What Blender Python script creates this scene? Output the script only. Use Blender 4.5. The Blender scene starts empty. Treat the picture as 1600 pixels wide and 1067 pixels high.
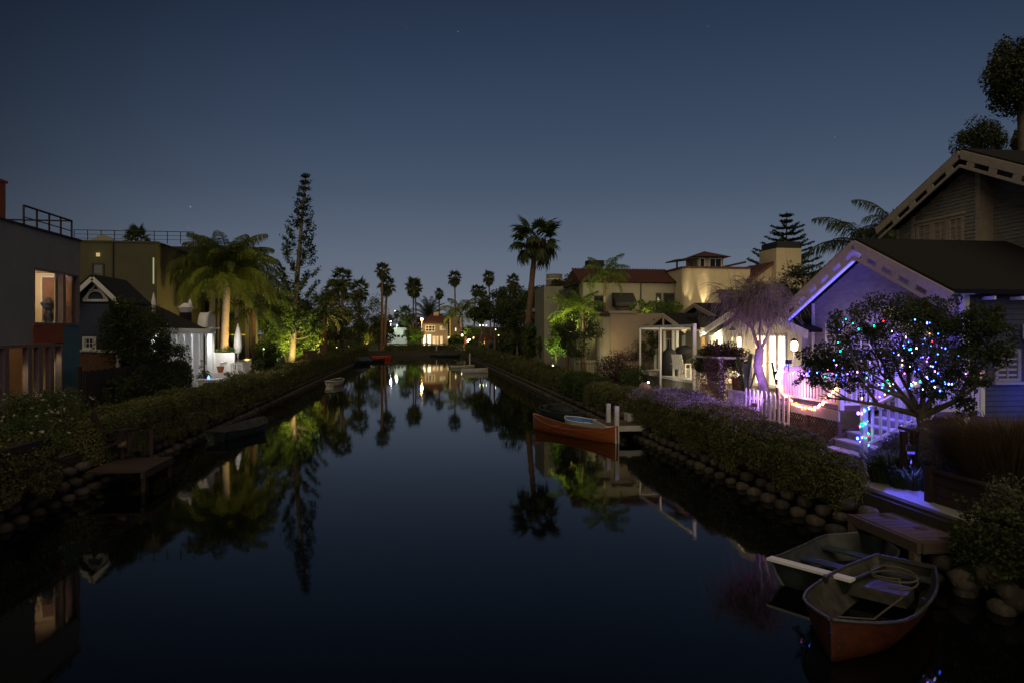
import bpy, math, random
import numpy as np
from mathutils import Vector, Matrix, noise
random.seed(7); rng = np.random.default_rng(7)
S = bpy.context.scene; COL = S.collection
R = math.radians; PI = math.pi
# ---------------------------------------------------------------- camera
F = 1067.0; H = 4.0; YH = 521.0; PSI = math.atan(147/1067.0)   # focal (px of a 1600 px wide frame), eye height, horizon row, yaw
cam_d = bpy.data.cameras.new('camera'); cam = bpy.data.objects.new('camera', cam_d); COL.objects.link(cam)
cam_d.sensor_width = 36; cam_d.lens = 36*F/1600; cam_d.shift_y = -(533.5-YH)/1600; cam_d.clip_end = 6000; cam_d.clip_start = .05
cam.location = (0, 0, H); cam.rotation_euler = (PI/2, 0, -PSI); S.camera = cam
# ---------------------------------------------------------------- world: clear night sky, faint town glow at the horizon, a few stars
W = bpy.data.worlds.new('World'); S.world = W; W.use_nodes = True
nt = W.node_tree; N = nt.nodes; Lk = nt.links; N.clear()
def nd(t, **k):
    n = N.new(t)
    for a, b in k.items(): setattr(n, a, b)
    return n
out = nd('ShaderNodeOutputWorld'); bg = nd('ShaderNodeBackground'); bg2 = nd('ShaderNodeBackground'); add = nd('ShaderNodeAddShader')
sky = nd('ShaderNodeTexSky', sky_type='NISHITA'); sky.sun_disc = False; sky.sun_elevation = R(-4); sky.sun_rotation = R(200)
Lk.new(sky.outputs[0], bg2.inputs[0]); bg2.inputs[1].default_value = .05
tc = nd('ShaderNodeTexCoord'); sx = nd('ShaderNodeSeparateXYZ'); Lk.new(tc.outputs['Generated'], sx.inputs[0])
ramp = nd('ShaderNodeValToRGB'); Lk.new(sx.outputs[2], ramp.inputs[0])
def lin(c): return tuple(((v/255+.055)/1.055)**2.4 if v > 10 else v/255/12.92 for v in c)
els = ramp.color_ramp.elements
SKY = [(0, (122, 124, 134)), (.05, (111, 118, 132)), (.12, (95, 107, 125)), (.2, (74, 88, 109)), (.28, (60, 75, 98)), (.38, (46, 61, 85)), (.48, (33, 46, 67)), (.62, (23, 32, 50)), (1, (14, 20, 34))]
while len(els) > 1: els.remove(els[-1])
els[0].position = 0; els[0].color = (*lin(SKY[0][1]), 1)
for p, c in SKY[1:]:
    e = els.new(p); e.color = (*lin(c), 1)
# glow is strongest over the town at the end of the canal
dot = nd('ShaderNodeVectorMath', operation='DOT_PRODUCT'); Lk.new(tc.outputs['Generated'], dot.inputs[0]); dot.inputs[1].default_value = (.32, .947, 0)
mr = nd('ShaderNodeMapRange', interpolation_type='SMOOTHSTEP'); mr.inputs[1].default_value = .5; mr.inputs[2].default_value = .94; mr.inputs[3].default_value = .22; mr.inputs[4].default_value = 1.0
Lk.new(dot.outputs['Value'], mr.inputs[0])
mul = nd('ShaderNodeVectorMath', operation='SCALE'); Lk.new(ramp.outputs[0], mul.inputs[0]); Lk.new(mr.outputs[0], mul.inputs['Scale'])
vor = nd('ShaderNodeTexVoronoi'); vor.inputs['Scale'].default_value = 34; Lk.new(tc.outputs['Generated'], vor.inputs['Vector'])
st = nd('ShaderNodeMath', operation='LESS_THAN'); Lk.new(vor.outputs['Distance'], st.inputs[0]); st.inputs[1].default_value = .024
vs = nd('ShaderNodeSeparateColor'); Lk.new(vor.outputs['Color'], vs.inputs[0])
pw = nd('ShaderNodeMath', operation='POWER'); Lk.new(vs.outputs[0], pw.inputs[0]); pw.inputs[1].default_value = 4
sm = nd('ShaderNodeMath', operation='MULTIPLY'); Lk.new(st.outputs[0], sm.inputs[0]); Lk.new(pw.outputs[0], sm.inputs[1])
sm2 = nd('ShaderNodeMath', operation='MULTIPLY'); Lk.new(sm.outputs[0], sm2.inputs[0]); sm2.inputs[1].default_value = .33
sadd = nd('ShaderNodeVectorMath', operation='ADD'); Lk.new(mul.outputs[0], sadd.inputs[0]); Lk.new(sm2.outputs[0], sadd.inputs[1])
Lk.new(sadd.outputs[0], bg.inputs[0]); bg.inputs[1].default_value = .95
Lk.new(bg.outputs[0], add.inputs[0]); Lk.new(bg2.outputs[0], add.inputs[1]); Lk.new(add.outputs[0], out.inputs[0])
# faint warm light from the town behind the viewer
sd = bpy.data.lights.new('sun', 'SUN'); sun = bpy.data.objects.new('sun', sd); COL.objects.link(sun)
sd.energy = 1.1; sd.color = (1, .82, .56); sd.angle = R(85)
sun.rotation_euler = Vector((.14, .72, -.66)).to_track_quat('-Z', 'Y').to_euler()
S.view_settings.view_transform = 'Standard'; S.view_settings.look = 'None'; S.view_settings.exposure = 0; S.view_settings.gamma = 1; S.view_settings.use_curve_mapping = False
S.render.engine = 'CYCLES'
cy = S.cycles; cy.use_denoising = True; cy.max_bounces = 6; cy.diffuse_bounces = 2; cy.glossy_bounces = 3; cy.transmission_bounces = 4; cy.transparent_max_bounces = 6; cy.use_light_tree = True
cy.caustics_reflective = False; cy.caustics_refractive = False; cy.sample_clamp_indirect = 3; cy.use_adaptive_sampling = True; cy.adaptive_threshold = .02
# ---------------------------------------------------------------- layout helpers (canal runs along +Y, water at z=0)
CP, SP = math.cos(PSI), math.sin(PSI)
def at(px, d):                       # ground position at photo column px and distance d
    t = (px-800)/F; return ((t*CP+SP)*d, (CP-t*SP)*d)
def zz(py, d): return H-(py-YH)*d/F
def P(px, py, d): return Vector((*at(px, d), zz(py, d)))
def dX(px, X): return X/((px-800)/F*CP+SP)      # distance at which column px meets the plane x=X
def dY(px, Y): return Y/(CP-(px-800)/F*SP)
def YX(px, X): return at(px, dX(px, X))[1]
def XY(px, Y): return at(px, dY(px, Y))[0]
# ---------------------------------------------------------------- mesh builder
class MB:
    def __init__(s): s.v = []; s.f = []
    def add(s, vs, fs):
        n = len(s.v); s.v += [tuple(v) for v in vs]; s.f += [tuple(i+n for i in f) for f in fs]; return s
    def quad(s, *p): return s.add(p, [tuple(range(len(p)))])
    def hexa(s, p): return s.add(p, [(0,3,2,1),(4,5,6,7),(0,1,5,4),(1,2,6,5),(2,3,7,6),(3,0,4,7)])
    def box(s, x0, x1, y0, y1, z0, z1):
        return s.hexa([(x0,y0,z0),(x1,y0,z0),(x1,y1,z0),(x0,y1,z0),(x0,y0,z1),(x1,y0,z1),(x1,y1,z1),(x0,y1,z1)])
    def abox(s, ax, a0, a1, n0, n1, z0, z1):     # a = along the facade, n = across it; ax is the facade's normal axis
        n0, n1 = min(n0, n1), max(n0, n1)
        return s.box(n0, n1, a0, a1, z0, z1) if ax == 'x' else s.box(a0, a1, n0, n1, z0, z1)
    def obox(s, c, sz, rz=0, ry=0, rx=0):
        M = Matrix.Translation(c) @ Matrix.Rotation(rz,4,'Z') @ Matrix.Rotation(ry,4,'Y') @ Matrix.Rotation(rx,4,'X')
        a, b, h = sz[0]/2, sz[1]/2, sz[2]/2
        return s.hexa([M @ Vector(q) for q in [(-a,-b,-h),(a,-b,-h),(a,b,-h),(-a,b,-h),(-a,-b,h),(a,-b,h),(a,b,h),(-a,b,h)]])
    def beam(s, p, q, w, h, up=(0,0,1)):
        p, q = Vector(p), Vector(q); d = (q-p).normalized(); u = Vector(up); r = d.cross(u)
        if r.length < 1e-4: r = d.cross(Vector((1,0,0)))
        r.normalize(); u = r.cross(d); r *= w/2; u *= h/2
        return s.hexa([p-r-u, p+r-u, q+r-u, q-r-u, p-r+u, p+r+u, q+r+u, q-r+u])
    def prism(s, ax, pts, a0, a1):               # outline in the plane across ax, extruded from a0 to a1
        n = len(pts)
        g = (lambda a, p: (a, p[0], p[1])) if ax == 'x' else (lambda a, p: (p[0], a, p[1])) if ax == 'y' else (lambda a, p: (p[0], p[1], a))
        vs = [g(a0, p) for p in pts]+[g(a1, p) for p in pts]
        return s.add(vs, [tuple(range(n))[::-1], tuple(range(n, 2*n))]+[(i, (i+1) % n, (i+1) % n+n, i+n) for i in range(n)])
    def tube(s, pts, rad, n=8, cap=True):
        pts = [Vector(p) for p in pts]
        if not hasattr(rad, '__len__'): rad = [rad]*len(pts)
        vs = []; fs = []; last = None
        for i, p in enumerate(pts):
            d = (pts[min(i+1, len(pts)-1)]-pts[max(i-1, 0)]).normalized()
            a = last if last is not None else (Vector((1,0,0)) if abs(d.x) < .8 else Vector((0,1,0)))
            r = a-d*a.dot(d); r.normalize(); last = r; u = d.cross(r)
            for k in range(n):
                t = 2*PI*k/n; vs.append(p+(r*math.cos(t)+u*math.sin(t))*rad[i])
        for i in range(len(pts)-1):
            for k in range(n): fs.append((i*n+k, i*n+(k+1) % n, (i+1)*n+(k+1) % n, (i+1)*n+k))
        if cap: fs += [tuple(range(n))[::-1], tuple((len(pts)-1)*n+k for k in range(n))]
        return s.add(vs, fs)
    def lathe(s, prof, c=(0,0,0), n=14, sx=1, sy=1):
        vs = []; fs = []
        for r, z in prof:
            for k in range(n):
                t = 2*PI*k/n; vs.append((c[0]+r*math.cos(t)*sx, c[1]+r*math.sin(t)*sy, c[2]+z))
        for i in range(len(prof)-1):
            for k in range(n): fs.append((i*n+k, i*n+(k+1) % n, (i+1)*n+(k+1) % n, (i+1)*n+k))
        fs += [tuple(range(n))[::-1], tuple((len(prof)-1)*n+k for k in range(n))]
        return s.add(vs, fs)
    def ball(s, c, r, n=10, m=6, jit=0):
        if not hasattr(r, '__len__'): r = (r, r, r)
        prof = [(math.sin(PI*i/m), -math.cos(PI*i/m)) for i in range(m+1)]; vs = []; fs = []
        for i, (a, z) in enumerate(prof):
            for k in range(n):
                t = 2*PI*k/n; j = 1+random.uniform(-jit, jit) if 0 < i < m else 1
                vs.append((c[0]+a*math.cos(t)*r[0]*j, c[1]+a*math.sin(t)*r[1]*j, c[2]+z*r[2]*j))
        for i in range(m):
            for k in range(n): fs.append((i*n+k, i*n+(k+1) % n, (i+1)*n+(k+1) % n, (i+1)*n+k))
        return s.add(vs, fs)
ROOT = {}
def finish(name, me, mat, parent=None, kind=None, label=None, smooth=False, move=True):
    if mat is not None: me.materials.append(mat)
    if parent is not None and move:
        L = ROOT.get(parent.name)
        if L is not None and L.length > 0: me.transform(Matrix.Translation(-L))
    if smooth: me.polygons.foreach_set('use_smooth', [True]*len(me.polygons))
    me.update()
    o = bpy.data.objects.new(name, me); COL.objects.link(o)
    if parent is not None:
        o.parent = parent; ROOT[o.name] = ROOT.get(parent.name, Vector((0,0,0)))
    if kind: o['kind'] = kind
    if label: o['label'] = label
    return o
def obj(name, mb, mat, parent=None, kind=None, label=None, smooth=False):
    me = bpy.data.meshes.new(name); me.from_pydata([tuple(v) for v in mb.v], [], mb.f)
    return finish(name, me, mat, parent, kind, label, smooth)
def npobj(name, V, Fq, mat, parent=None, kind=None, label=None, smooth=False):      # V (n,3), Fq (m,k)
    me = npmesh(name, V, Fq); return finish(name, me, mat, parent, kind, label, smooth)
def npmesh(name, V, Fq):
    me = bpy.data.meshes.new(name); m, k = Fq.shape
    me.vertices.add(len(V)); me.vertices.foreach_set('co', np.ascontiguousarray(V, dtype=np.float32).ravel())
    me.loops.add(m*k); me.loops.foreach_set('vertex_index', np.ascontiguousarray(Fq, dtype=np.int32).ravel())
    me.polygons.add(m); me.polygons.foreach_set('loop_start', np.arange(0, m*k, k, dtype=np.int32))
    me.update(calc_edges=True); return me
def thing(name, label, cat, loc=(0,0,0), rz=0, group=None):
    o = bpy.data.objects.new(name, None); COL.objects.link(o); o.location = loc; o.rotation_euler = (0,0,rz)
    o.empty_display_size = .1
    ROOT[o.name] = Vector(loc); tag(o, label, cat, group); return o
def tag(o, label, cat, group=None, kind=None):
    if label: o['label'] = label
    if cat: o['category'] = cat
    if group: o['group'] = group
    if kind: o['kind'] = kind
    return o
def struct(name, mb, mat): return obj(name, mb, mat, kind='structure')
def place(o, loc, rz=0): o.location = loc; o.rotation_euler = (0,0,rz); return o
def copytree(o, parent=None, loc=None, rz=None, label=None):
    c = o.copy(); COL.objects.link(c)
    if parent is not None: c.parent = parent
    if loc is not None: c.location = loc
    if rz is not None: c.rotation_euler = (0,0,rz)
    if label: c['label'] = label
    for ch in list(o.children): copytree(ch, c)
    return c
# ---------------------------------------------------------------- materials
def newmat(name):
    m = bpy.data.materials.new(name); m.use_nodes = True
    t = m.node_tree; return m, t, t.nodes['Principled BSDF']
def mat(name, col, rough=.7, var=.25, scale=3.0, bump=.15, bscale=None, metal=0, stretch=(1,1,1), spec=.5, col2=None, coat=0, rv=0):
    m, t, b = newmat(name); n = t.nodes; l = t.links
    tc = n.new('ShaderNodeTexCoord'); mp = n.new('ShaderNodeMapping'); mp.inputs['Scale'].default_value = stretch
    l.new(tc.outputs['Object'], mp.inputs[0])
    nz = n.new('ShaderNodeTexNoise'); nz.inputs['Scale'].default_value = scale; nz.inputs['Detail'].default_value = 6; nz.inputs['Roughness'].default_value = .65
    l.new(mp.outputs[0], nz.inputs['Vector'])
    r = n.new('ShaderNodeValToRGB'); l.new(nz.outputs[0], r.inputs[0])
    a = col2 or tuple(c*(1-var) for c in col); hi = tuple(min(1, c*(1+var)) for c in col)
    r.color_ramp.elements[0].position = .3; r.color_ramp.elements[0].color = (*a, 1)
    r.color_ramp.elements[1].position = .7; r.color_ramp.elements[1].color = (*hi, 1)
    oi = n.new('ShaderNodeObjectInfo'); mm = n.new('ShaderNodeMath'); mm.operation = 'MULTIPLY_ADD'; mm.inputs[1].default_value = rv; mm.inputs[2].default_value = 1-rv/2; l.new(oi.outputs['Random'], mm.inputs[0])
    vm = n.new('ShaderNodeVectorMath'); vm.operation = 'SCALE'; l.new(r.outputs[0], vm.inputs[0]); l.new(mm.outputs[0], vm.inputs['Scale']); l.new(vm.outputs[0], b.inputs['Base Color'])
    b.inputs['Roughness'].default_value = rough; b.inputs['Metallic'].default_value = metal
    b.inputs['Specular IOR Level'].default_value = spec; b.inputs['Coat Weight'].default_value = coat
    if bump:
        n2 = n.new('ShaderNodeTexNoise'); n2.inputs['Scale'].default_value = bscale or scale*6; n2.inputs['Detail'].default_value = 4
        l.new(mp.outputs[0], n2.inputs['Vector'])
        bp = n.new('ShaderNodeBump'); bp.inputs['Strength'].default_value = bump; bp.inputs['Distance'].default_value = .02
        l.new(n2.outputs[0], bp.inputs['Height']); l.new(bp.outputs[0], b.inputs['Normal'])
    return m
def leafmat(name, c1, c2, transl=.35, rough=.55, scale=.8):
    m, t, b = newmat(name); n = t.nodes; l = t.links
    g = n.new('ShaderNodeNewGeometry'); tc = n.new('ShaderNodeTexCoord')
    nz = n.new('ShaderNodeTexNoise'); nz.inputs['Scale'].default_value = scale; nz.inputs['Detail'].default_value = 3; l.new(tc.outputs['Object'], nz.inputs['Vector'])
    mx = n.new('ShaderNodeMath'); mx.operation = 'MULTIPLY_ADD'; mx.inputs[1].default_value = .5; l.new(g.outputs['Random Per Island'], mx.inputs[0])
    m2 = n.new('ShaderNodeMath'); m2.operation = 'MULTIPLY_ADD'; m2.inputs[1].default_value = 1.6; m2.inputs[2].default_value = -.55; l.new(nz.outputs[0], m2.inputs[0]); l.new(m2.outputs[0], mx.inputs[2])
    r = n.new('ShaderNodeValToRGB'); l.new(mx.outputs[0], r.inputs[0])
    r.color_ramp.elements[0].position = .15; r.color_ramp.elements[0].color = (*c1, 1); r.color_ramp.elements[1].position = .85; r.color_ramp.elements[1].color = (*c2, 1)
    l.new(r.outputs[0], b.inputs['Base Color']); b.inputs['Roughness'].default_value = rough; b.inputs['Specular IOR Level'].default_value = .3
    tr = n.new('ShaderNodeBsdfTranslucent'); l.new(r.outputs[0], tr.inputs[0]); mix = n.new('ShaderNodeMixShader'); mix.inputs[0].default_value = transl
    l.new(b.outputs[0], mix.inputs[1]); l.new(tr.outputs[0], mix.inputs[2]); l.new(mix.outputs[0], n['Material Output'].inputs[0])
    return m
def emat(name, col, s):
    m = bpy.data.materials.new(name); m.use_nodes = True; n = m.node_tree.nodes; n.clear()
    o = n.new('ShaderNodeOutputMaterial'); e = n.new('ShaderNodeEmission'); e.inputs[0].default_value = (*col, 1); e.inputs[1].default_value = s
    m.node_tree.links.new(e.outputs[0], o.inputs[0]); return m
def litwin(name, c1, c2, s, scale=1.6, stretch=(1,1,.25)):   # a lit room behind curtains
    m = bpy.data.materials.new(name); m.use_nodes = True; n = m.node_tree.nodes; l = m.node_tree.links; n.clear()
    o = n.new('ShaderNodeOutputMaterial'); e = n.new('ShaderNodeEmission'); tc = n.new('ShaderNodeTexCoord'); mp = n.new('ShaderNodeMapping'); mp.inputs['Scale'].default_value = stretch
    nz = n.new('ShaderNodeTexNoise'); nz.inputs['Scale'].default_value = scale; nz.inputs['Detail'].default_value = 4
    r = n.new('ShaderNodeValToRGB'); r.color_ramp.elements[0].position = .38; r.color_ramp.elements[1].position = .6
    r.color_ramp.elements[0].color = (*c1, 1); r.color_ramp.elements[1].color = (*c2, 1)
    l.new(tc.outputs['Object'], mp.inputs[0]); l.new(mp.outputs[0], nz.inputs['Vector']); l.new(nz.outputs[0], r.inputs[0]); l.new(r.outputs[0], e.inputs[0]); e.inputs[1].default_value = s
    l.new(e.outputs[0], o.inputs[0]); return m
def glassmat(name, tint=(.02,.025,.03)):
    m, t, b = newmat(name); b.inputs['Base Color'].default_value = (*tint, 1); b.inputs['Roughness'].default_value = .06; b.inputs['Specular IOR Level'].default_value = .6; return m
def clearglass(name):
    m, t, b = newmat(name); n = t.nodes; l = t.links
    tr = n.new('ShaderNodeBsdfTransparent'); gl = n.new('ShaderNodeBsdfGlossy'); gl.inputs['Roughness'].default_value = .03
    fr = n.new('ShaderNodeLayerWeight'); pw = n.new('ShaderNodeMath'); pw.operation = 'POWER'; pw.inputs[1].default_value = 5; l.new(fr.outputs['Facing'], pw.inputs[0]); ma = n.new('ShaderNodeMath'); ma.operation = 'MULTIPLY_ADD'; ma.inputs[1].default_value = .7; ma.inputs[2].default_value = .05; l.new(pw.outputs[0], ma.inputs[0]); mix = n.new('ShaderNodeMixShader'); l.new(ma.outputs[0], mix.inputs[0]); l.new(tr.outputs[0], mix.inputs[1]); l.new(gl.outputs[0], mix.inputs[2])
    l.new(mix.outputs[0], n['Material Output'].inputs[0]); return m
M = dict(
 ground=mat('soil', (.05,.042,.03), .95, .4, 2, .4), path=mat('concrete_path', (.34,.33,.31), .8, .2, 1.5, .2),
 bed=mat('canal_mud', (.012,.014,.012), .9), block=mat('concrete_block', (.06,.05,.037), .9, .5, 6, .8, rv=.9),
 white=mat('white_paint', (.74,.74,.71), .55, .06, 4, .06), greywhite=mat('grey_white_paint', (.5,.5,.48), .6, .1, 3, .08),
 trim=mat('weathered_cream_trim', (.42,.355,.28), .7, .14, 5, .15), shingle=mat('grey_shingle_siding', (.27,.25,.22), .8, .3, 3, .3, stretch=(1,1,5)),
 purplesid=mat('pale_grey_siding', (.27,.26,.3), .75, .22, 2.5, .2, stretch=(1,1,4)),
 roofdark=mat('dark_composition_roof', (.007,.0065,.007), .95, .35, 6, .4), tile=mat('red_clay_tile', (.08,.026,.02), .8, .35, 5, .3),
 stucco=mat('cream_stucco', (.42,.36,.25), .85, .08, 2.2, .12, 40), villapost=mat('dim_beige_render', (.17,.15,.11), .85, .1, 2, .1), stucco2=mat('pale_stucco', (.24,.225,.175), .85, .1, 1.8, .12, 40),
 stuccopink=mat('tan_stucco', (.27,.21,.165), .85, .1, 2, .12, 40),
 modern=mat('grey_green_plaster', (.22,.24,.23), .85, .1, 1.2, .08, 30), modernteal=mat('teal_plaster', (.07,.16,.2), .85, .12, 1.4, .08, 30),
 orange=mat('rust_red_plaster', (.28,.07,.03), .85, .15, 2, .08), olive=mat('olive_stucco', (.07,.066,.032), .85, .12, 1.4, .12),
 bluesid=mat('slate_blue_siding', (.05,.06,.11), .8, .15, 3, .1), darkmetal=mat('dark_metal', (.02,.02,.022), .5, .1, 5, 0, metal=.3),
 frame=mat('mauve_grey_frame', (.17,.13,.13), .7, .15, 4, .1), brick=mat('brown_brick', (.22,.11,.07), .9, .3, 6, .3),
 cream=mat('cream_interior_wall', (.7,.56,.36), .8, .06, 2, 0), floor=mat('wood_floor', (.2,.1,.05), .5, .2, 3, 0),
 dark=mat('dark_wood', (.02,.015,.012), .8, .3, 4, .3, stretch=(4,4,1), rv=.4), wood=mat('weathered_wood', (.1,.07,.05), .8, .3, 3, .3, stretch=(1,6,6), rv=.5),
 redwood=mat('aged_redwood', (.032,.017,.013), .8, .3, 3, .3), canoe=mat('varnished_cedar', (.3,.085,.025), .28, .3, 2.5, .03, stretch=(.6,.6,10), coat=.5),
 canoein=mat('dark_cedar_inside', (.09,.035,.015), .5, .2, 4, .05), black=mat('black_cloth', (.012,.012,.013), .7, .2, 4, .1),
 hullw=mat('white_gelcoat', (.6,.58,.52), .35, .12, 3, .03), hullcream=mat('stained_shade_dark_cream_gelcoat', (.06,.058,.047), .5, .6, 4, .15), hullor=mat('shade_darkened_orange', (.065,.016,.007), .5, .5, 5, .12),  # cream, orange and grey hulls darkened to stand for shade over the near boats
 hullgrey=mat('grey_gelcoat', (.045,.049,.048), .5, .5, 4, .12), blue=mat('blue_paint', (.02,.12,.38), .5, .1, 3, 0), hulldark=mat('dark_green_hull', (.03,.05,.05), .4, .2, 3, 0), hullred=mat('red_hull', (.5,.06,.02), .4, .1, 3, 0),
 rope=mat('old_rope', (.1,.08,.06), .9), glass=glassmat('dark_window_glass'), clear=clearglass('clear_window_glass'), curtain=mat('pale_curtain', (.42,.37,.29), .9, .12, 9, .2, stretch=(6,6,.4)),
 trunk=mat('grey_brown_bark', (.13,.1,.075), .95, .35, 5, .7), palmtrunk=mat('ringed_palm_bark', (.3,.24,.19), .9, .22, 2, .6, stretch=(1,1,9)),
 dkpalmtrunk=mat('brown_palm_bark', (.15,.085,.05), .95, .35, 3, .8, stretch=(1,1,5)),
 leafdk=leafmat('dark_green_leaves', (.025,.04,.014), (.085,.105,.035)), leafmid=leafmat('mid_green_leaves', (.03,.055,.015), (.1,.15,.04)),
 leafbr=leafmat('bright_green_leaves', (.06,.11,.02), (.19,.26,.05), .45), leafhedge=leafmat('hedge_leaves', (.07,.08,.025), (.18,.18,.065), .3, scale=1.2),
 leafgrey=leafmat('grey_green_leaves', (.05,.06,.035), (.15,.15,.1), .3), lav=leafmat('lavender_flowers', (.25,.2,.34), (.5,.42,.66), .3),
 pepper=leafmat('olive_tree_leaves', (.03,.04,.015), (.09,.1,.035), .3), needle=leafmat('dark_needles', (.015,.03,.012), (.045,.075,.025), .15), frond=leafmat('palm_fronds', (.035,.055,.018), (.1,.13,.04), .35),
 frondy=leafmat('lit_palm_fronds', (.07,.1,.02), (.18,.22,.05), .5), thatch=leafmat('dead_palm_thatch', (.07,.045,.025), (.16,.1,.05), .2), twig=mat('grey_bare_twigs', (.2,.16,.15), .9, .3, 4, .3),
 rose=leafmat('cream_rose_petals', (.5,.42,.36), (.8,.72,.6), .3), wist=leafmat('dry_wisteria', (.09,.05,.04), (.26,.17,.15), .35), redleaf=leafmat('purple_red_leaves', (.035,.02,.02), (.1,.055,.045), .3),
 grass=leafmat('dry_fountain_grass', (.05,.04,.02), (.15,.1,.06), .35), terracotta=mat('terracotta', (.35,.12,.05), .85, .15, 4, .1), bulbwire=mat('green_wire', (.01,.03,.015), .6, .1, 4, 0),
)
# water
m, t, b = newmat('canal_water'); n = t.nodes; l = t.links
b.inputs['Base Color'].default_value = (.0018,.0026,.003,1); b.inputs['Roughness'].default_value = .035; b.inputs['IOR'].default_value = 1.33; b.inputs['Specular IOR Level'].default_value = .5
tc2 = n.new('ShaderNodeTexCoord'); mp = n.new('ShaderNodeMapping'); mp.inputs['Scale'].default_value = (1, .6, 1); l.new(tc2.outputs['Object'], mp.inputs[0])
nz = n.new('ShaderNodeTexNoise'); nz.inputs['Scale'].default_value = 2.2; nz.inputs['Detail'].default_value = 3; l.new(mp.outputs[0], nz.inputs['Vector'])
bp = n.new('ShaderNodeBump'); bp.inputs['Strength'].default_value = .07; bp.inputs['Distance'].default_value = .02; l.new(nz.outputs[0], bp.inputs['Height']); l.new(bp.outputs[0], b.inputs['Normal'])
M['water'] = m
def point(loc, power, col=(1,.8,.5), r=.06, spot=None, parent=None):
    ld = bpy.data.lights.new('lamp_or_fill_light', 'SPOT' if spot else 'POINT'); ld.energy = power; ld.color = col; ld.shadow_soft_size = r
    o = bpy.data.objects.new('lamp_or_fill_light', ld); COL.objects.link(o); o.location = loc
    if spot:
        d, ang = spot; ld.spot_size = R(ang); ld.spot_blend = .6; o.rotation_euler = Vector(d).to_track_quat('-Z', 'Y').to_euler()
    return o
def up(loc, power, col, r=.1, d=(0,.25,1), ang=150): return point(loc, power, col, r, spot=(d, ang))      # added spot light, no hood built: throws its light one way
# ---------------------------------------------------------------- windows, siding, roofs
def window(parent, ax, pl, fc, a0, a1, z0, z1, nx=2, nz=1, fm=None, pm=None, fr=.09, bar=.04, proud=.06, sill=True, top=0):
    fm = fm or M['white']; pm = pm or M['glass']; a0, a1 = min(a0, a1), max(a0, a1)
    n0, n1 = pl-fc*.02, pl+fc*proud; m = MB()
    m.abox(ax, a0, a1, n0, n1, z1-fr, z1); m.abox(ax, a0, a1, n0, n1, z0, z0+fr); m.abox(ax, a0, a0+fr, n0, n1, z0+fr, z1-fr); m.abox(ax, a1-fr, a1, n0, n1, z0+fr, z1-fr)
    for i in range(1, nx):
        c = a0+(a1-a0)*i/nx; m.abox(ax, c-bar/2, c+bar/2, n0, pl+fc*(proud-.015), z0+fr, z1-fr)
    for i in range(1, nz):
        c = z0+(z1-z0)*i/nz; m.abox(ax, a0+fr, a1-fr, n0, pl+fc*(proud-.025), c-bar/2, c+bar/2)
    if top: m.abox(ax, a0+fr, a1-fr, n0, pl+fc*(proud-.025), z1-top-bar/2, z1-top+bar/2)
    w = obj('window', m, fm, parent)
    obj('pane', MB().abox(ax, a0+fr-.01, a1-fr+.01, pl+fc*.004, pl+fc*.016, z0+fr-.01, z1-fr+.01), pm, w)
    if sill: obj('sill', MB().abox(ax, a0-.06, a1+.06, pl-fc*.01, pl+fc*(proud+.06), z0-.07, z0-.002), fm, w)
    return w
def siding(ax, pl, fc, lim, z0, z1, h=.16, lip=.028):
    m = MB(); z = z0
    g = (lambda nn, a, zz_: (nn, a, zz_)) if ax == 'x' else (lambda nn, a, zz_: (a, nn, zz_))
    while z < z1-.01:
        t = min(z+h, z1); a, b_ = lim(z); c, d = lim(t-.001)
        if b_-a < .05: break
        n0, n1 = pl+fc*lip, pl+fc*.006
        m.quad(g(n0, a, z), g(n0, b_, z), g(n1, d, t), g(n1, c, t)); m.quad(g(pl, a, z), g(pl, b_, z), g(n0, b_, z), g(n0, a, z))
        z = t
    return m
def slab(ax, a0, a1, p, q, th=.14):      # sloping roof sheet between section points p=(u,z) and q, extruded along ax
    d = Vector((q[0]-p[0], q[1]-p[1])).normalized(); n = Vector((-d.y, d.x))
    if n.y < 0: n = -n
    n *= th; return MB().prism(ax, [p, q, (q[0]+n.x, q[1]+n.y), (p[0]+n.x, p[1]+n.y)], a0, a1)
# ================================================================ vegetation builders
def leafquads(Pn, size, Nn=None, asp=.55, spread=1.0, flat=0):
    """one rhombus leaf per point; Nn = preferred normals"""
    n = len(Pn); a = rng.normal(size=(n, 3)); a /= np.linalg.norm(a, axis=1)[:, None]
    if Nn is not None:
        a = Nn+a*spread; a /= np.linalg.norm(a, axis=1)[:, None]
    h = rng.normal(size=(n, 3)); u = np.cross(a, h); u /= np.linalg.norm(u, axis=1)[:, None]; w = np.cross(a, u)
    s = (size*rng.uniform(.6, 1.3, n))[:, None]
    V = np.stack([Pn-u*s*.5, Pn-w*s*asp*.5+a*s*.08, Pn+u*s*.5, Pn+w*s*asp*.5+a*s*.08], 1).reshape(-1, 3)
    return V, np.arange(4*n).reshape(-1, 4)
def nfield(Pn, sc, seed=0):
    return np.sin(Pn[:,0]*sc+seed)*np.sin(Pn[:,1]*sc*1.13+1.7*seed)*.5+np.sin(Pn[:,2]*sc*1.31+Pn[:,0]*sc*.7+2.1*seed)*.5
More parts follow.
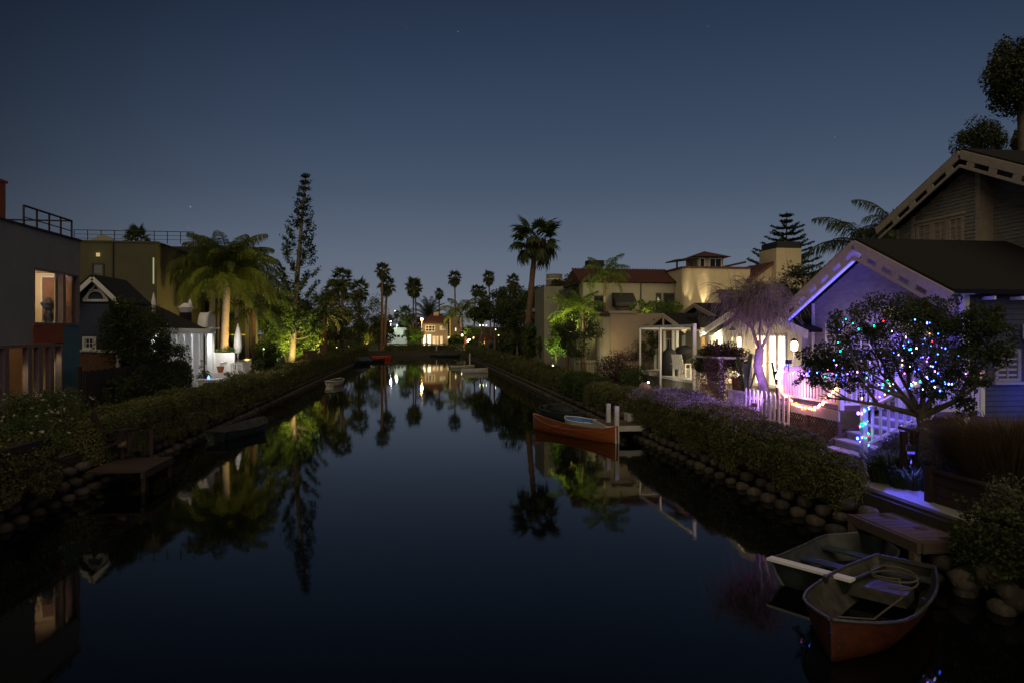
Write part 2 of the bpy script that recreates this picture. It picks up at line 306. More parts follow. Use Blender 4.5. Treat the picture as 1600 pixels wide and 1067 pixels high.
def blobleaves(center, rad, nblob, nleaf, size, br=.38, squash=.8, seed=1, asp=.55, hollow=.35):
    """leaf clumps spread through an ellipsoid crown"""
    c = np.array(center, float); r = np.array(rad, float); out = []; nn = []
    d = rng.normal(size=(nblob, 3)); d /= np.linalg.norm(d, axis=1)[:, None]; rr = rng.uniform(hollow, 1, nblob)**.6
    B = c+d*rr[:, None]*r*(1-br*.5); per = max(4, nleaf//nblob)
    for q in B:
        rb = br*r.mean()*rng.uniform(.55, 1.25)
        e = rng.normal(size=(per, 3)); e /= np.linalg.norm(e, axis=1)[:, None]; e[:, 2] *= squash
        k = rng.uniform(.25, 1.08, per)[:, None]**.5
        out.append(q+e*k*rb); nn.append(e)
    return leafquads(np.concatenate(out), size, np.concatenate(nn), asp, .9)
def limbs(mb, p, d, L, r, depth, tips, spread=.55, up=.15, nmin=2, nmax=3, wig=.25, lscale=None):
    pts = [Vector(p)]; d = Vector(d).normalized(); q = Vector(p)
    for i in range(3):
        d = (d+Vector((random.uniform(-1,1), random.uniform(-1,1), random.uniform(-.5,1)))*wig*.4+Vector((0,0,up*.3))).normalized(); q = q+d*L/3; pts.append(q.copy())
    mb.tube(pts, [r, r*.88, r*.76, r*.62], 6 if r > .03 else 4, cap=False)
    if depth == 0: tips.append(q.copy()); return
    for k in range(random.randint(nmin, nmax)):
        nd_ = (d+Vector((random.uniform(-1,1), random.uniform(-1,1), random.uniform(-.6,.8)))*spread).normalized()
        limbs(mb, q, nd_, (lscale or L)*random.uniform(.62,.85), r*.6, depth-1, tips, spread, up, nmin, nmax, wig)
def tree(name, label, cat, base, h, crown, ccent=None, mt='leafdk', tr=.18, nblob=40, nleaf=9000, size=.12, lean=(0,0), group=None, br=.36, bark='trunk', squash=.8, hollow=.35, ntr=1):
    """broad tree: base point, height of crown centre, crown radii"""
    x, y, z = base; t = thing(name, label, cat, (x, y, z), 0, group)
    cc = ccent or (x+lean[0], y+lean[1], z+h)
    mb = MB(); tips = []
    for k in range(ntr):
        o = Vector((random.uniform(-.15,.15), random.uniform(-.15,.15), 0))*(ntr > 1)
        limbs(mb, Vector(base)+o, Vector(cc)-Vector(base)+Vector((random.uniform(-.6,.6), random.uniform(-.6,.6), 0))*(ntr > 1), max(.25, (Vector(cc)-Vector(base)).length-min(crown)*.75)*.999, tr, 2, tips, .65, .1, lscale=min(crown)*.55)
    obj('trunk', mb, M[bark], t, smooth=True)
    V, Q = blobleaves(cc, crown, nblob, nleaf, size, br, squash, hollow=hollow)
    npobj('crown', V, Q, M[mt], t); return t
def boxleaves(x0, x1, y0, y1, zb, topf, dens, size, bumpy=.08):
    """leaves over a clipped hedge: top and four sides; topf(x,y)->z"""
    A = []; NN = []
    def addp(x, y, z, nx, ny, nz): A.append(np.stack([x, y, z], 1)); NN.append(np.tile([[nx, ny, nz]], (len(x), 1)))
    nt_ = int((x1-x0)*(y1-y0)*dens); x = rng.uniform(x0, x1, nt_); y = rng.uniform(y0, y1, nt_); z = topf(x, y); addp(x, y, z, 0, 0, 1)
    hh = float(np.mean(topf(np.array([x0, x1]), np.array([y0, y1]))))-zb
    for xs, s in ((x0, -1), (x1, 1)):
        n_ = int((y1-y0)*hh*dens); y = rng.uniform(y0, y1, n_); x = np.full(n_, xs); zl = zb+.12*np.sin(y*2.3+xs)+.1*np.sin(y*5.3+1)+.08*np.sin(y*.9); z = zl+rng.uniform(0, 1, n_)*(topf(x, y)-zl); addp(x, y, z, s, 0, .2)
    for ys, s in ((y0, -1), (y1, 1)):
        n_ = int((x1-x0)*hh*dens); x = rng.uniform(x0, x1, n_); y = np.full(n_, ys); z = zb+rng.uniform(0, 1, n_)*(topf(x, y)-zb); addp(x, y, z, 0, s, .2)
    Pn = np.concatenate(A); Nn = np.concatenate(NN).astype(float)
    d = (nfield(Pn, 5.1, 1)*bumpy*.6+nfield(Pn, 2.1, 3)*bumpy+nfield(Pn, 13, 5)*bumpy*.35+rng.normal(size=len(Pn))*.045)
    Pn = Pn+Nn*d[:, None]
    return Pn, Nn
def hedge(label, x0, x1, y0, y1, zb, zt, mt='leafhedge', dens=1400, size=.06, group=None, round_=.25, wob=.07, core=True, cat='hedge', name='hedge', flowers=None, slope=0):
    def topf(x, y):
        e = np.minimum(np.minimum(x-x0, x1-x), np.minimum(y-y0, y1-y)); e = np.clip(e/round_, 0, 1)
        return zt+slope*(y-y0)+wob*(np.sin(y*1.3+x0)+np.sin(y*.53+2*x)+.6*np.sin(y*3.1))-(1-e)**2*round_*.6
    t = thing(name, label, cat, ((x0+x1)/2, (y0+y1)/2, zb), 0, group)
    Pn, Nn = boxleaves(x0, x1, y0, y1, zb, topf, dens, size)
    ns = int((x1-x0+zt-zb)*(y1-y0)*(5 if y0 < 45 else 1.2))        # stray shoots
    if ns:
        k = rng.integers(0, len(Pn), ns); B = Pn[k]; D = Nn[k]*.7+np.array([0,0,.8])+rng.normal(size=(ns,3))*.25; m_ = 12
        hl = rng.uniform(.08, .3, ns)*(1 if y0 < 45 else 1.6); f = rng.uniform(0, 1, (ns, m_))
        Ps = (B[:,None,:]+D[:,None,:]*(f*hl[:,None])[:,:,None]).reshape(-1, 3)+rng.normal(size=(ns*m_,3))*.018
        Pn = np.concatenate([Pn, Ps]); Nn = np.concatenate([Nn, np.repeat(D, m_, 0)])
    V, Q = leafquads(Pn, size, Nn, .6, .9); npobj('foliage', V, Q, M[mt], t)
    if core: obj('inner_branches', MB().box(x0+.12, x1-.12, y0+.12, y1-.12, zb-.02, zt+min(0, slope*(y1-y0))-.2), M['dark'], t)
    if flowers:
        fm, k0, k1, dn = flowers      # k0,k1: y range in flower
        n_ = int((x1-x0)*(k1-k0)*dn); x = rng.uniform(x0-.05, x1, n_); y = rng.uniform(k0, k1, n_); z = topf(x, y)+rng.uniform(-.02, .12, n_)
        Pf = np.stack([x, y, z], 1); V, Q = leafquads(Pf, .035, None, .7); npobj('flowers', V, Q, M[fm], t, kind='stuff')
    return t
def shrub(label, c, r, mt='leafmid', nleaf=3500, size=.07, group=None, name='shrub', cat='shrub', nblob=16, flowers=None, nfl=0, fsz=.08, br=.42):
    x, y, z = c; t = thing(name, label, cat, (x, y, z), 0, group)
    V, Q = blobleaves((x, y, z+r[2]*.95), r, nblob, nleaf, size, br, .85, hollow=.3)
    V[:, 2] = np.maximum(V[:, 2], z-.05); npobj('foliage', V, Q, M[mt], t)
    m = MB(); 
    for k in range(7):
        a = random.uniform(0, 2*PI); m.tube([(x, y, z-.05), (x+math.cos(a)*r[0]*.3, y+math.sin(a)*r[1]*.3, z+r[2]*.8), (x+math.cos(a)*r[0]*.6, y+math.sin(a)*r[1]*.6, z+r[2]*1.4)], [.025, .018, .008], 4)
    obj('stems', m, M['trunk'], t)
    if nfl:
        m0 = MB()
        for k in range(9):
            a = k*2.4; q = .25+.5*(k/9)
            m0.quad((0,0,0), (math.cos(a-.5)*q*.6, math.sin(a-.5)*q*.6, .35), (math.cos(a)*q, math.sin(a)*q, .42), (math.cos(a+.5)*q*.6, math.sin(a+.5)*q*.6, .35))
        base = None
        for k in range(nfl):
            a = random.uniform(0, 2*PI); e = random.uniform(-.1, 1)
            p = (math.cos(a)*r[0]*math.cos(e)*1.0, math.sin(a)*r[1]*math.cos(e)*1.0, r[2]*.95+r[2]*math.sin(e)*1.0)
            if base is None: base = obj('flower', m0, M[flowers]); f = base; f.parent = t
            else: f = base.copy(); COL.objects.link(f)
            f.location = p; s = fsz*random.uniform(.7, 1.3)*1.6; f.scale = (s, s, s); f.rotation_euler = (random.uniform(-.9,.9), random.uniform(-.9,.9), a)
    return t
# ---------------------------------------------------------------- palms
def fan_frond(droop, L=1.0, nseg=18, w=1.0):
    """fan leaf: stalk along +x then a pleated, split blade whose tips hang"""
    V = []; Q = []
    def q4(a, b, c, d):
        n = len(V); V.extend([a, b, c, d]); Q.append((n, n+1, n+2, n+3))
    s = .62*L; q4((0,-.02*L,0), (s,-.012*L,.0), (s,.012*L,.0), (0,.02*L,0)); q4((0,0,-.02*L), (s,0,-.012*L), (s,0,.012*L), (0,0,.02*L))
    for i in range(nseg):
        a = -2.0+4.0*i/(nseg-1); ln = L*(.5-.1*abs(a)/2)*random.uniform(.85, 1.12)*w
        ca, sa = math.cos(a), math.sin(a); prev = (s, 0, 0); pw_ = .015*L; zc = .05*L*(i % 2)
        for k, (fr, ww) in enumerate(((.35, .045), (.68, .034), (1.0, .004))):
            dz = -droop*L*(fr**2.2)*random.uniform(.8, 1.2); rad = ln*fr*(1-.35*droop*fr)
            x, y = s+ca*rad, sa*rad*.9; cur = (x, y, dz+zc*(k == 0)); cw = ww*L
            q4((prev[0]+sa*pw_, prev[1]-ca*pw_, prev[2]), (cur[0]+sa*cw, cur[1]-ca*cw, cur[2]), (cur[0]-sa*cw, cur[1]+ca*cw, cur[2]), (prev[0]-sa*pw_, prev[1]+ca*pw_, prev[2]))
            prev = cur; pw_ = cw
    return np.array(V, float), np.array(Q, int)
def feather_frond(elev, L=1.0, nl=34, bend=1.3, ll=.28, hang=.8, w=.009):
    """pinnate leaf rising at elev then arching over, leaflets hanging from both sides; lies in the xz plane"""
    V = []; Q = []
    def q4(a, b, c, d):
        n = len(V); V.extend([tuple(a), tuple(b), tuple(c), tuple(d)]); Q.append((n, n+1, n+2, n+3))
    pts = []; ang = elev; p = np.array([0., 0., 0.]); n = 14
    for i in range(n+1):
        pts.append(p.copy()); p = p+np.array([math.cos(ang), 0, math.sin(ang)])*L/n; ang -= bend/n*(.5+i/n)
    for i in range(n):
        r = .014*L*(1-i/n)+.003*L; a, b_ = pts[i], pts[i+1]
        q4(a+[0,-r,0], b_+[0,-r*.9,0], b_+[0,r*.9,0], a+[0,r,0]); q4(a+[0,0,-r], b_+[0,0,-r*.9], b_+[0,0,r*.9], a+[0,0,r])
    for k in range(nl):
        f = .16+.82*k/(nl-1); i = min(n-1, int(f*n)); c = pts[i]+(pts[i+1]-pts[i])*(f*n-i); tg = pts[i+1]-pts[i]; tg /= np.linalg.norm(tg)
        lf = ll*L*math.sin(PI*min(1, .12+f*.86))**.6*random.uniform(.85, 1.15)
        for sgn in (-1, 1):
            d1 = np.array([0, sgn, 0])*random.uniform(.45,.9)+tg*.5+np.array([0, 0, random.uniform(-.1,.35)-.35*hang]); d1 /= np.linalg.norm(d1)
            mid = c+d1*lf*.5; d2 = d1+np.array([0, 0, -hang*1.5]); d2 /= np.linalg.norm(d2); tip = mid+d2*lf*.55
            ww = tg*w*L
            q4(c-ww*.5, c+ww*.5, mid+ww*.8, mid-ww*.8); q4(mid-ww*.8, mid+ww*.8, tip+ww*.15, tip-ww*.15)
    return np.array(V, float), np.array(Q, int)
def euler(V, ry, rz):
    c, s = math.cos(ry), math.sin(ry); x = V[:,0]*c-V[:,2]*s; z = V[:,0]*s+V[:,2]*c; y = V[:,1]
    c, s = math.cos(rz), math.sin(rz); return np.stack([x*c-y*s, x*s+y*c, z], 1)
FAN = {}
def fanset(seedk=0):
    if seedk not in FAN: FAN[seedk] = [fan_frond(d) for d in (.08, .18, .32, .5)]
    return FAN[seedk]
def fan_palm(label, base, h, cr=1.6, tr=.2, lean=(0, 0), parts=True, nf=27, group=None, mt='frond', skirt=1.2, bark='dkpalmtrunk', name='fan_palm', low=-.9, hi=1.35):
    x, y, z = base; t = thing(name, label, 'palm tree', (x, y, z), 0, group)
    top = Vector((x+lean[0], y+lean[1], z+h)); n = 22; pts = []; rad = []
    for i in range(n+1):
        f = i/n; pts.append((x+lean[0]*f**1.4, y+lean[1]*f**1.4, z+h*f)); rad.append(tr*(1.5-1.2*f/.12 if f < .04 else 1.0-.22*f)*(1+.06*math.sin(i*2.4)+random.uniform(-.04, .05)))
    rad[-1] *= .9; obj('trunk', MB().tube(pts, rad, 9), M[bark], t, smooth=False)
    fs = fanset(); allV = []; allQ = []; nv = 0; meshes = {}
    for i in range(nf):
        f = (i+.5)/nf; el = hi+(low-hi)*f**.9+random.uniform(-.12, .12); az = i*2.39996+random.uniform(-.2, .2); sc = cr*random.uniform(.85, 1.1)*(1-.18*f)
        k = min(3, int(f*3+random.uniform(0, 1.2))); V, Q = fs[k]
        zo = -.25*f*cr
        if parts:
            if k not in meshes: me = npmesh('frond', V, Q); me.materials.append(M[mt]); meshes[k] = me
            o = bpy.data.objects.new('frond', meshes[k]); COL.objects.link(o); o.parent = t
            o.location = (top.x-x, top.y-y, top.z-z+zo); o.rotation_euler = (0, -el, az); o.scale = (sc,)*3
        else:
            V2 = euler(V*sc, el, az)+np.array([top.x, top.y, top.z+zo]); allV.append(V2); allQ.append(Q+nv); nv += len(V2)
    if not parts: npobj('crown', np.concatenate(allV), np.concatenate(allQ), M[mt], t)
    if skirt:
        n_ = int(260*skirt); a = rng.uniform(0, 2*PI, n_); hz = rng.uniform(0, 1, n_)**1.3*skirt; rr = (.26+.4*(1-hz/skirt))*cr*.55
        Pn = np.stack([top.x+np.cos(a)*rr, top.y+np.sin(a)*rr, top.z-.15*cr-hz], 1)
        u = np.stack([np.cos(a)*.25, np.sin(a)*.25, -np.ones(n_)], 1)*.3*cr; w_ = np.stack([-np.sin(a), np.cos(a), 0*a], 1)*.05*cr
        V = np.stack([Pn-u*.5-w_, Pn+u*.5-w_*.2, Pn+u*.5+w_*.2, Pn-u*.5+w_], 1).reshape(-1, 3); npobj('dead_frond_skirt', V, np.arange(4*n_).reshape(-1, 4), M['thatch'], t)
    return t
def feather_palm(label, base, h, L=3.0, tr=.2, lean=(0, 0), nf=22, elr=(1.3, -.25), bend=1.5, hang=.8, ll=.28, parts=True, group=None, mt='frond', bark='palmtrunk', name='feather_palm', nl=46, w=.009, shaft=True, az0=0):
    x, y, z = base; t = thing(name, label, 'palm tree', (x, y, z), 0, group); n = 20; pts = []; rad = []
    for i in range(n+1):
        f = i/n; pts.append((x+lean[0]*f**1.3, y+lean[1]*f**1.3, z+h*f)); rad.append(tr*(1.12-.3*f)*(1+.035*math.sin(i*3.1)))
    obj('trunk', MB().tube(pts, rad, 10), M[bark], t, smooth=True); top = Vector(pts[-1])
    if shaft: obj('crownshaft', MB().tube([top-Vector((0,0,.05)), top+Vector((0,0,.35*tr/.2)), top+Vector((0,0,.8*tr/.2))], [tr*.98, tr*.9, tr*.4], 9), M['leafmid'] if shaft != 'b' else M[bark], t, smooth=True)
    NV = 7; var = []
    for k in range(NV):
        e = elr[0]+(elr[1]-elr[0])*k/(NV-1); var.append(feather_frond(e, 1.0, nl, bend*(.75+.5*k/(NV-1)), ll, hang, w))
    meshes = {}; allV = []; allQ = []; nv = 0
    for i in range(nf):
        f = (i+.5)/nf; k = min(NV-1, int(f*NV)); az = az0+i*2.39996+random.uniform(-.25, .25); sc = L*random.uniform(.88, 1.08)
        zo = (.35 if shaft else .0)*tr/.2*(1-f*.5)
        if parts:
            if k not in meshes: me = npmesh('frond', *var[k]); me.materials.append(M[mt]); meshes[k] = me
            o = bpy.data.objects.new('frond', meshes[k]); COL.objects.link(o); o.parent = t; o.location = (top.x-x, top.y-y, top.z-z+zo); o.rotation_euler = (random.uniform(-.15,.15), 0, az); o.scale = (sc,)*3
        else:
            V, Q = var[k]; V2 = euler(V*sc, 0, az)+np.array([top.x, top.y, top.z+zo]); allV.append(V2); allQ.append(Q+nv); nv += len(V2)
    if not parts: npobj('crown', np.concatenate(allV), np.concatenate(allQ), M[mt], t)
    return t
def araucaria(label, base, h, rmax, bare=.0, lean=0, tufts=True, nwh=22, taper=1.0, group=None, prof=None, cond=.9):
    """whorled conifer; branches turn up at the tips"""
    x, y, z = base; t = thing('norfolk_pine', label, 'conifer', (x, y, z), 0, group)
    pts = [(x+lean*(i/14)**1.2, y, z+h*i/14) for i in range(15)]; obj('trunk', MB().tube(pts, [.26*(1-i/14.6)**.8*h/15+.015 for i in range(15)], 7), M['trunk'], t, smooth=True)
    bm_ = MB(); LP = []; LN = []
    for wv in range(nwh):
        f = bare+(1-bare)*(wv+.3)/nwh; zc = z+h*f; cx = x+lean*f**1.2
        Lb = rmax*(prof(f) if prof else (1-f)**.75)
        nb = 5 if tufts else 6; off = random.uniform(0, 6)
        for k in range(nb):
            if tufts and random.random() < .1: continue
            a = off+2*PI*k/nb+random.uniform(-.2, .2); L_ = Lb*random.uniform(.75, 1.1)+.12; P_ = []
            for s_ in range(7):
                g = s_/6; P_.append(Vector((cx+math.cos(a)*L_*g, y+math.sin(a)*L_*g, zc+L_*(-.15*g+(.75 if tufts else .3)*g**2.4))))
            bm_.tube(P_, [.035*(1-.12*s_)*max(.5, L_/2) for s_ in range(7)], 3, cap=False)
            st0 = (.62 if f < .75 else .3) if (tufts and L_ > .5) else .12
            nn_ = int((85 if tufts else 120)*max(.35, L_/rmax)*cond)
            for q in range(nn_):
                g = st0+(1-st0)*random.random(); i = min(5, int(g*6)); p = P_[i].lerp(P_[i+1], g*6-i); sp = (.1 if tufts else .075)*h/15+.01
                p = p+Vector((random.gauss(0, sp), random.gauss(0, sp), random.gauss(0, sp*.55)+ (sp*.5 if tufts else 0))); LP.append(p); LN.append((math.cos(a)*.3, math.sin(a)*.3, .8))
    obj('branches', bm_, M['trunk'], t, kind='stuff')
    V, Q = leafquads(np.array([tuple(p) for p in LP]), .25*h/15 if tufts else .24*h/15, np.array(LN), .42, .8); npobj('foliage', V, Q, M['needle'], t); return t
def grass_clump(label, c, r, h, n=2600, mt='grass', name='ornamental_grass', cat='grass clump', arch=.8, wd=.012, group=None):
    x, y, z = c; a = rng.uniform(0, 2*PI, n); r0 = np.sqrt(rng.uniform(0, 1, n)); d = np.stack([np.cos(a), np.sin(a)], 1)
    hh = h*rng.uniform(.6, 1.1, n); b0 = np.stack([x+d[:,0]*r0*r[0]*.6, y+d[:,1]*r0*r[1]*.6, np.full(n, z)], 1)
    V = []; w_ = np.stack([-d[:,1], d[:,0], 0*a], 1)*wd
    ps = []
    for f in (0, .45, .8, 1):
        o = np.stack([d[:,0]*r[0]*.55*arch*f**2*(.4+r0), d[:,1]*r[1]*.55*arch*f**2*(.4+r0), hh*(f-.28*arch*f**3)], 1); ps.append(b0+o)
    Vs = []
    for i in range(3):
        k0, k1 = 1-i*.28, 1-(i+1)*.3; Vs.append(np.stack([ps[i]-w_*k0, ps[i]+w_*k0, ps[i+1]+w_*k1, ps[i+1]-w_*k1], 1).reshape(-1, 3))
    V = np.concatenate(Vs); o = npobj(name, V, np.arange(len(V)).reshape(-1, 4), M[mt]); tag(o, label, cat, group); return o
# ================================================================ setting: canal, banks, paths
GZ = .85
struct('ground_left', MB().box(-1500, -9.0, -60, 2500, -.6, GZ), M['ground'])
struct('ground_right', MB().box(9.0, 1500, -60, 2500, -.6, GZ), M['ground'])
struct('ground_far', MB().box(-9.0, 9.0, 126, 2500, -.6, GZ), M['ground'])
struct('canal_bed', MB().box(-9.2, 9.2, -60, 126.2, -1.4, -1.1), M['bed'])
struct('water', MB().quad((-9.05,-60,0), (9.05,-60,0), (9.05,126.05,0), (-9.05,126.05,0)), M['water'])
struct('path_left', MB().box(-11.0, -9.9, 2, 124, GZ-.1, GZ+.012), M['path'])
struct('path_right', MB().prism('z', [(9.1,6), (10.7,6), (10.8,14.5), (11.0,18), (11.0,124), (10.25,124), (10.25,18), (9.15,13)], GZ-.1, GZ+.012), M['path'])
# ---- battered walls of rounded concrete blocks, a stack every 0.66 m
bm0 = MB().ball((0,0,0), (.17,.205,.14), 8, 5); blk = bpy.data.meshes.new('block'); blk.from_pydata(bm0.v, [], bm0.f)
for v in blk.vertices:                    # squarer than a ball
    c = v.co; c.x = math.copysign(abs(c.x/.17)**.6*.17, c.x); c.y = math.copysign(abs(c.y/.205)**.75*.205, c.y); c.z = math.copysign(abs(c.z/.14)**.8*.14, c.z)
blk.polygons.foreach_set('use_smooth', [True]*len(blk.polygons)); blk.materials.append(M['block'])
def blockwall(side, label, y_first, y_parts, y_end, gaps):
    t = thing('block_wall', label, 'retaining wall', (side*8.6, y_first, 0)); k = 0; far = MB(); y = y_first
    def crs(y): return [(side*(8.33+.13*c), y+(.0 if c % 2 else .06)+random.uniform(-.05,.05), .03+.265*c+random.uniform(-.015,.015)) for c in range(3 if y < 60 else 2)]
    while y < y_end:
        if not any(a < y < b for a, b in gaps):
            for (bx, by, bz) in crs(y):
                if y < y_parts:
                    o = bpy.data.objects.new('block', blk); COL.objects.link(o); o.parent = t; o.location = (bx-side*8.6, by-y_first, bz)
                    o.rotation_euler = (random.uniform(-.16,.16), random.uniform(-.18,.18), random.uniform(-.2,.2)); s = random.uniform(.8,1.08); o.scale = (s, s*random.uniform(.82,1.12), s*random.uniform(.88,1.05))
                else: far.ball((bx, by, bz), (.16,.21,.14), 6, 4)
        y += .66 if y < y_parts else .7
    obj('far_blocks', far, M['block'], t, kind='stuff')
    obj('earth_backing', MB().prism('y', [(side*8.52,-.5), (side*8.9,.8), (side*9.1,.8), (side*9.1,-.5)], y_first-8, 126), M['dark'], t)
blockwall(1, 'long low wall of stacked rounded concrete blocks along the right bank', 8.1, 44, 124, [])
blockwall(-1, 'long low wall of stacked rounded concrete blocks along the left bank', 9.1, 44, 124, [])
# ---- clipped hedges on the banks
HG = 'clipped hedges along the canal banks'
hedge('long dark clipped hedge on the left bank beside the far boats', -9.75, -8.45, 47, 78, .45, 1.75, dens=480, size=.1, group=HG, wob=.05)
hedge('dark hedge at the far left corner of the canal beside the red boat', -9.8, -8.45, 78.4, 120, .45, 1.95, dens=230, size=.14, group=HG, wob=.06)
hedge('clipped hedge on the left bank behind the dark moored rowing boat', -9.7, -8.3, 24.2, 33, .4, 1.72, dens=1100, size=.07, group=HG)
hedge('low hedge on the left bank in front of the white porch and patio umbrella', -9.8, -8.35, 33.1, 46.8, .4, 1.62, dens=700, size=.08, group=HG, wob=.09)
hedge('flat topped hedge on the left bank just beyond the small wooden landing', -9.9, -8.3, 19.6, 24, .45, 1.68, dens=1300, size=.06, group=HG)
hedge('bushy rounded hedge nearest the viewer on the left bank before the landing', -9.7, -8.15, 13.3, 17.0, .45, 1.85, dens=1600, size=.065, group=HG, round_=.5, wob=.1)
hedge('dark overgrown hedge at the lower left edge of the picture', -9.7, -8.2, 8.5, 13.0, .45, 1.7, dens=1400, size=.07, group=HG, round_=.4, wob=.1)
hedge('long low clipped hedge on the right bank between the far white boats and tall palm', 8.5, 9.9, 62, 121, .5, 1.8, dens=220, size=.14, group=HG, wob=.05)
hedge('clipped hedge on the right bank below the floodlit green trees', 8.5, 9.9, 40.5, 61.6, .5, 1.6, dens=600, size=.085, group=HG, wob=.04)
hedge('hedge with bright green top on the right bank behind the cedar canoe', 8.45, 10.0, 34.5, 40.1, .5, 1.68, mt='leafmid', dens=1000, size=.07, group=HG, wob=.04)
hedge('olive clipped hedge on the right bank behind the wooden dock', 8.45, 9.9, 28.2, 34.3, .5, 1.5, dens=1150, size=.07, group=HG, wob=.05)
hedge('broad hedge topped with lavender flowers on the right bank below the picket fence', 8.38, 10.15, 18.9, 26.7, .45, 1.78, dens=1700, size=.055, group=HG, round_=.35, wob=.06, flowers=('lav', 18.9, 26.7, 700))
hedge('narrower olive hedge on the right bank in front of the deck', 8.38, 9.6, 15.0, 18.8, .45, 1.62, dens=1800, size=.055, group=HG, round_=.35, wob=.07, flowers=('lav', 17.0, 18.9, 300))
hedge('loose shrubby hedge on the right bank beside the blue lit path', 8.38, 9.0, 12.7, 14.9, .45, 1.5, dens=1800, size=.055, group=HG, round_=.3, wob=.12)
hedge('long low hedge closing the far end of the canal', -6.0, 5.2, 127.2, 128.6, .8, 2.0, dens=150, size=.16, group=HG, wob=.05)
# ================================================================ LEFT BANK
# ---- modern house at the left edge
t = thing('modern_house', 'modern grey green plaster house with lit corner window at the left edge', 'house', (-15, 21, GZ))
X0 = -12.0; YC = YX(125, X0); ya, y98, y101, yb = YX(51,X0), YX(98.5,X0), YX(100.5,X0), YX(122,X0); ZT = 7.28
w = MB(); w.box(X0-.25, X0, 10, YC, 6.08, ZT); w.box(X0-.25, X0, 10, ya, 3.68, 6.08); w.box(X0-.25, X0, yb, YC, 4.28, 6.08)
w.box(-20, X0-.25, YC-.25, YC, GZ, ZT); w.box(-20, X0-.25, 10, 10.25, GZ, ZT); w.box(-20, X0-.25, 10.25, YC-.25, ZT-.5, ZT-.25); w.box(-20.2, -20, 10, YC, GZ, ZT)
obj('wall', w, M['modern'], t)
obj('teal_wall', MB().box(X0-.25, X0-.003, y98, YC-.003, GZ, 4.275), M['modernteal'], t, label='teal blue panel of wall under the corner window')
obj('red_panel', MB().box(X0-.25, X0+.02, ya, y98-.01, 3.7, 4.275), M['orange'], t)
obj('roof_coping', MB().box(X0-.3, X0+.05, 9.95, YC+.05, ZT, ZT+.07), M['dark'], t)
obj('ceiling', MB().box(-20, X0-.25, 10.25, YC-.25, 6.12, 6.2), M['cream'], t)
obj('upper_floor', MB().box(-20, X0-.25, 10.25, YC-.25, 4.1, 4.27), M['floor'], t)
obj('inner_wall', MB().box(-15.4, -15.3, 15, YC-.3, 4.28, 6.11).box(X0-3.3, X0-.26, YC-.34, YC-.26, 4.28, 6.11), M['cream'], t)
# a framed dark doorway seen through the glass
obj('inner_doorway', MB().box(-15.29, -15.22, 24.1, 25.2, 4.28, 5.9), M['brick'], t)
YW = YC-.345
obj('inner_doorway', MB().box(XY(67,YW), XY(86,YW), YW-.03, YW, 4.45, 5.95), M['brick'], t); obj('inner_doorway', MB().box(XY(102,YW), XY(113,YW), YW-.03, YW, 4.35, 6.0), M['brick'], t)
obj('inner_door_frame', MB().box(XY(65,YW), XY(67,YW)-.005, YW-.05, YW, 4.3, 6.0).box(XY(67,YW)-.004, XY(87,YW), YW-.05, YW, 5.96, 6.02), M['white'], t)
obj('potted_fern', MB().lathe([(.12,0), (.16,.3), (.1,.5), (.25,.75), (.05,.95)], (XY(76,YW-.4), YW-.4, 4.28), 7), M['black'], t)
fr = MB()
def frx(y0, y1, z0, z1, m, th=.07, x0=X0-.12, x1=X0+.04): m.box(x0,x1,y0,y1,z1-th,z1).box(x0,x1,y0,y1,z0,z0+th).box(x0,x1,y0,y0+th,z0+th,z1-th).box(x0,x1,y1-th,y1,z0+th,z1-th)
for nm, a, b_ in (('wide', ya, y98), ('narrow', y101-.05, yb)):
    m = MB(); frx(a, b_, 4.28, 6.08, m); wo = obj('window', m, M['frame'], t, label='wide' + ' lit pane of the corner window' if nm == 'wide' else 'narrow lit pane of the corner window')
    obj('pane', MB().box(X0-.06, X0-.05, a+.05, b_-.05, 4.33, 6.03), M['clear'], wo)
    cu = MB()
    for k in range(5): cu.box(X0-.35, X0-.31-.02*(k % 2), a+.1+k*.07, a+.17+k*.07, 4.3, 6.05)
    obj('curtain', cu, M['curtain'], wo)
# ground floor glazing
yl = [YX(p, X0) for p in (-60, -20, 9, 45, 62, 80, 97)]
for k in range(len(yl)-1):
    m = MB(); frx(yl[k]+.02, yl[k+1]-.02, GZ, 3.66, m, .09); wo = obj('glass_door', m, M['frame'], t)
    obj('pane', MB().box(X0-.06, X0-.05, yl[k]+.08, yl[k+1]-.08, GZ+.08, 3.6), M['clear'], wo)
obj('lower_room', MB().box(-16.1, -16, 15, YC-.3, GZ, 4.05).box(-16, X0-.26, y98+.05, y98+.15, GZ, 4.05).box(-20, X0-.26, 10.3, YC-.3, GZ+.01, GZ+.06).box(-16, -13.4, 22.2, 22.3, GZ, 4.05), M['cream'], t)
obj('sofa', MB().box(-15.5, -14.4, 18.5, 21.5, GZ+.05, GZ+.9), M['black'], t)
obj('screen', MB().box(-14.35, -14.3, 20.4, 20.75, 2.95, 3.1), emat('blue_screen_glow', (.02,.08,1), 2.5), t)
obj('chimney', MB().box(-15.2, -14.05, 24.9, 25.65, ZT-.3, 9.15).box(-15.25, -14.0, 24.85, 25.7, 9.15, 9.23), M['orange'], t)
obj('roof', MB().prism('x', [(16,7.2), (21.8,7.2), (19.5,8.3), (16,8.3)], -16.5, -12.9), M['tile'], t)
m = MB(); xr = -12.6; y0r, y1r = YX(37, xr), YX(112, xr)
for k in range(5): m.tube([(xr, y0r+(y1r-y0r)*k/4, ZT-.2), (xr, y0r+(y1r-y0r)*k/4, 8.12)], .035, 6)
m.tube([(xr, y0r, 8.12), (xr, y1r, 8.12)], .035, 6); m.tube([(xr, y0r, 7.75), (xr, y1r, 7.75)], .02, 5); m.tube([(xr, y1r, 8.12), (-19, y1r, 8.12)], .03, 6)
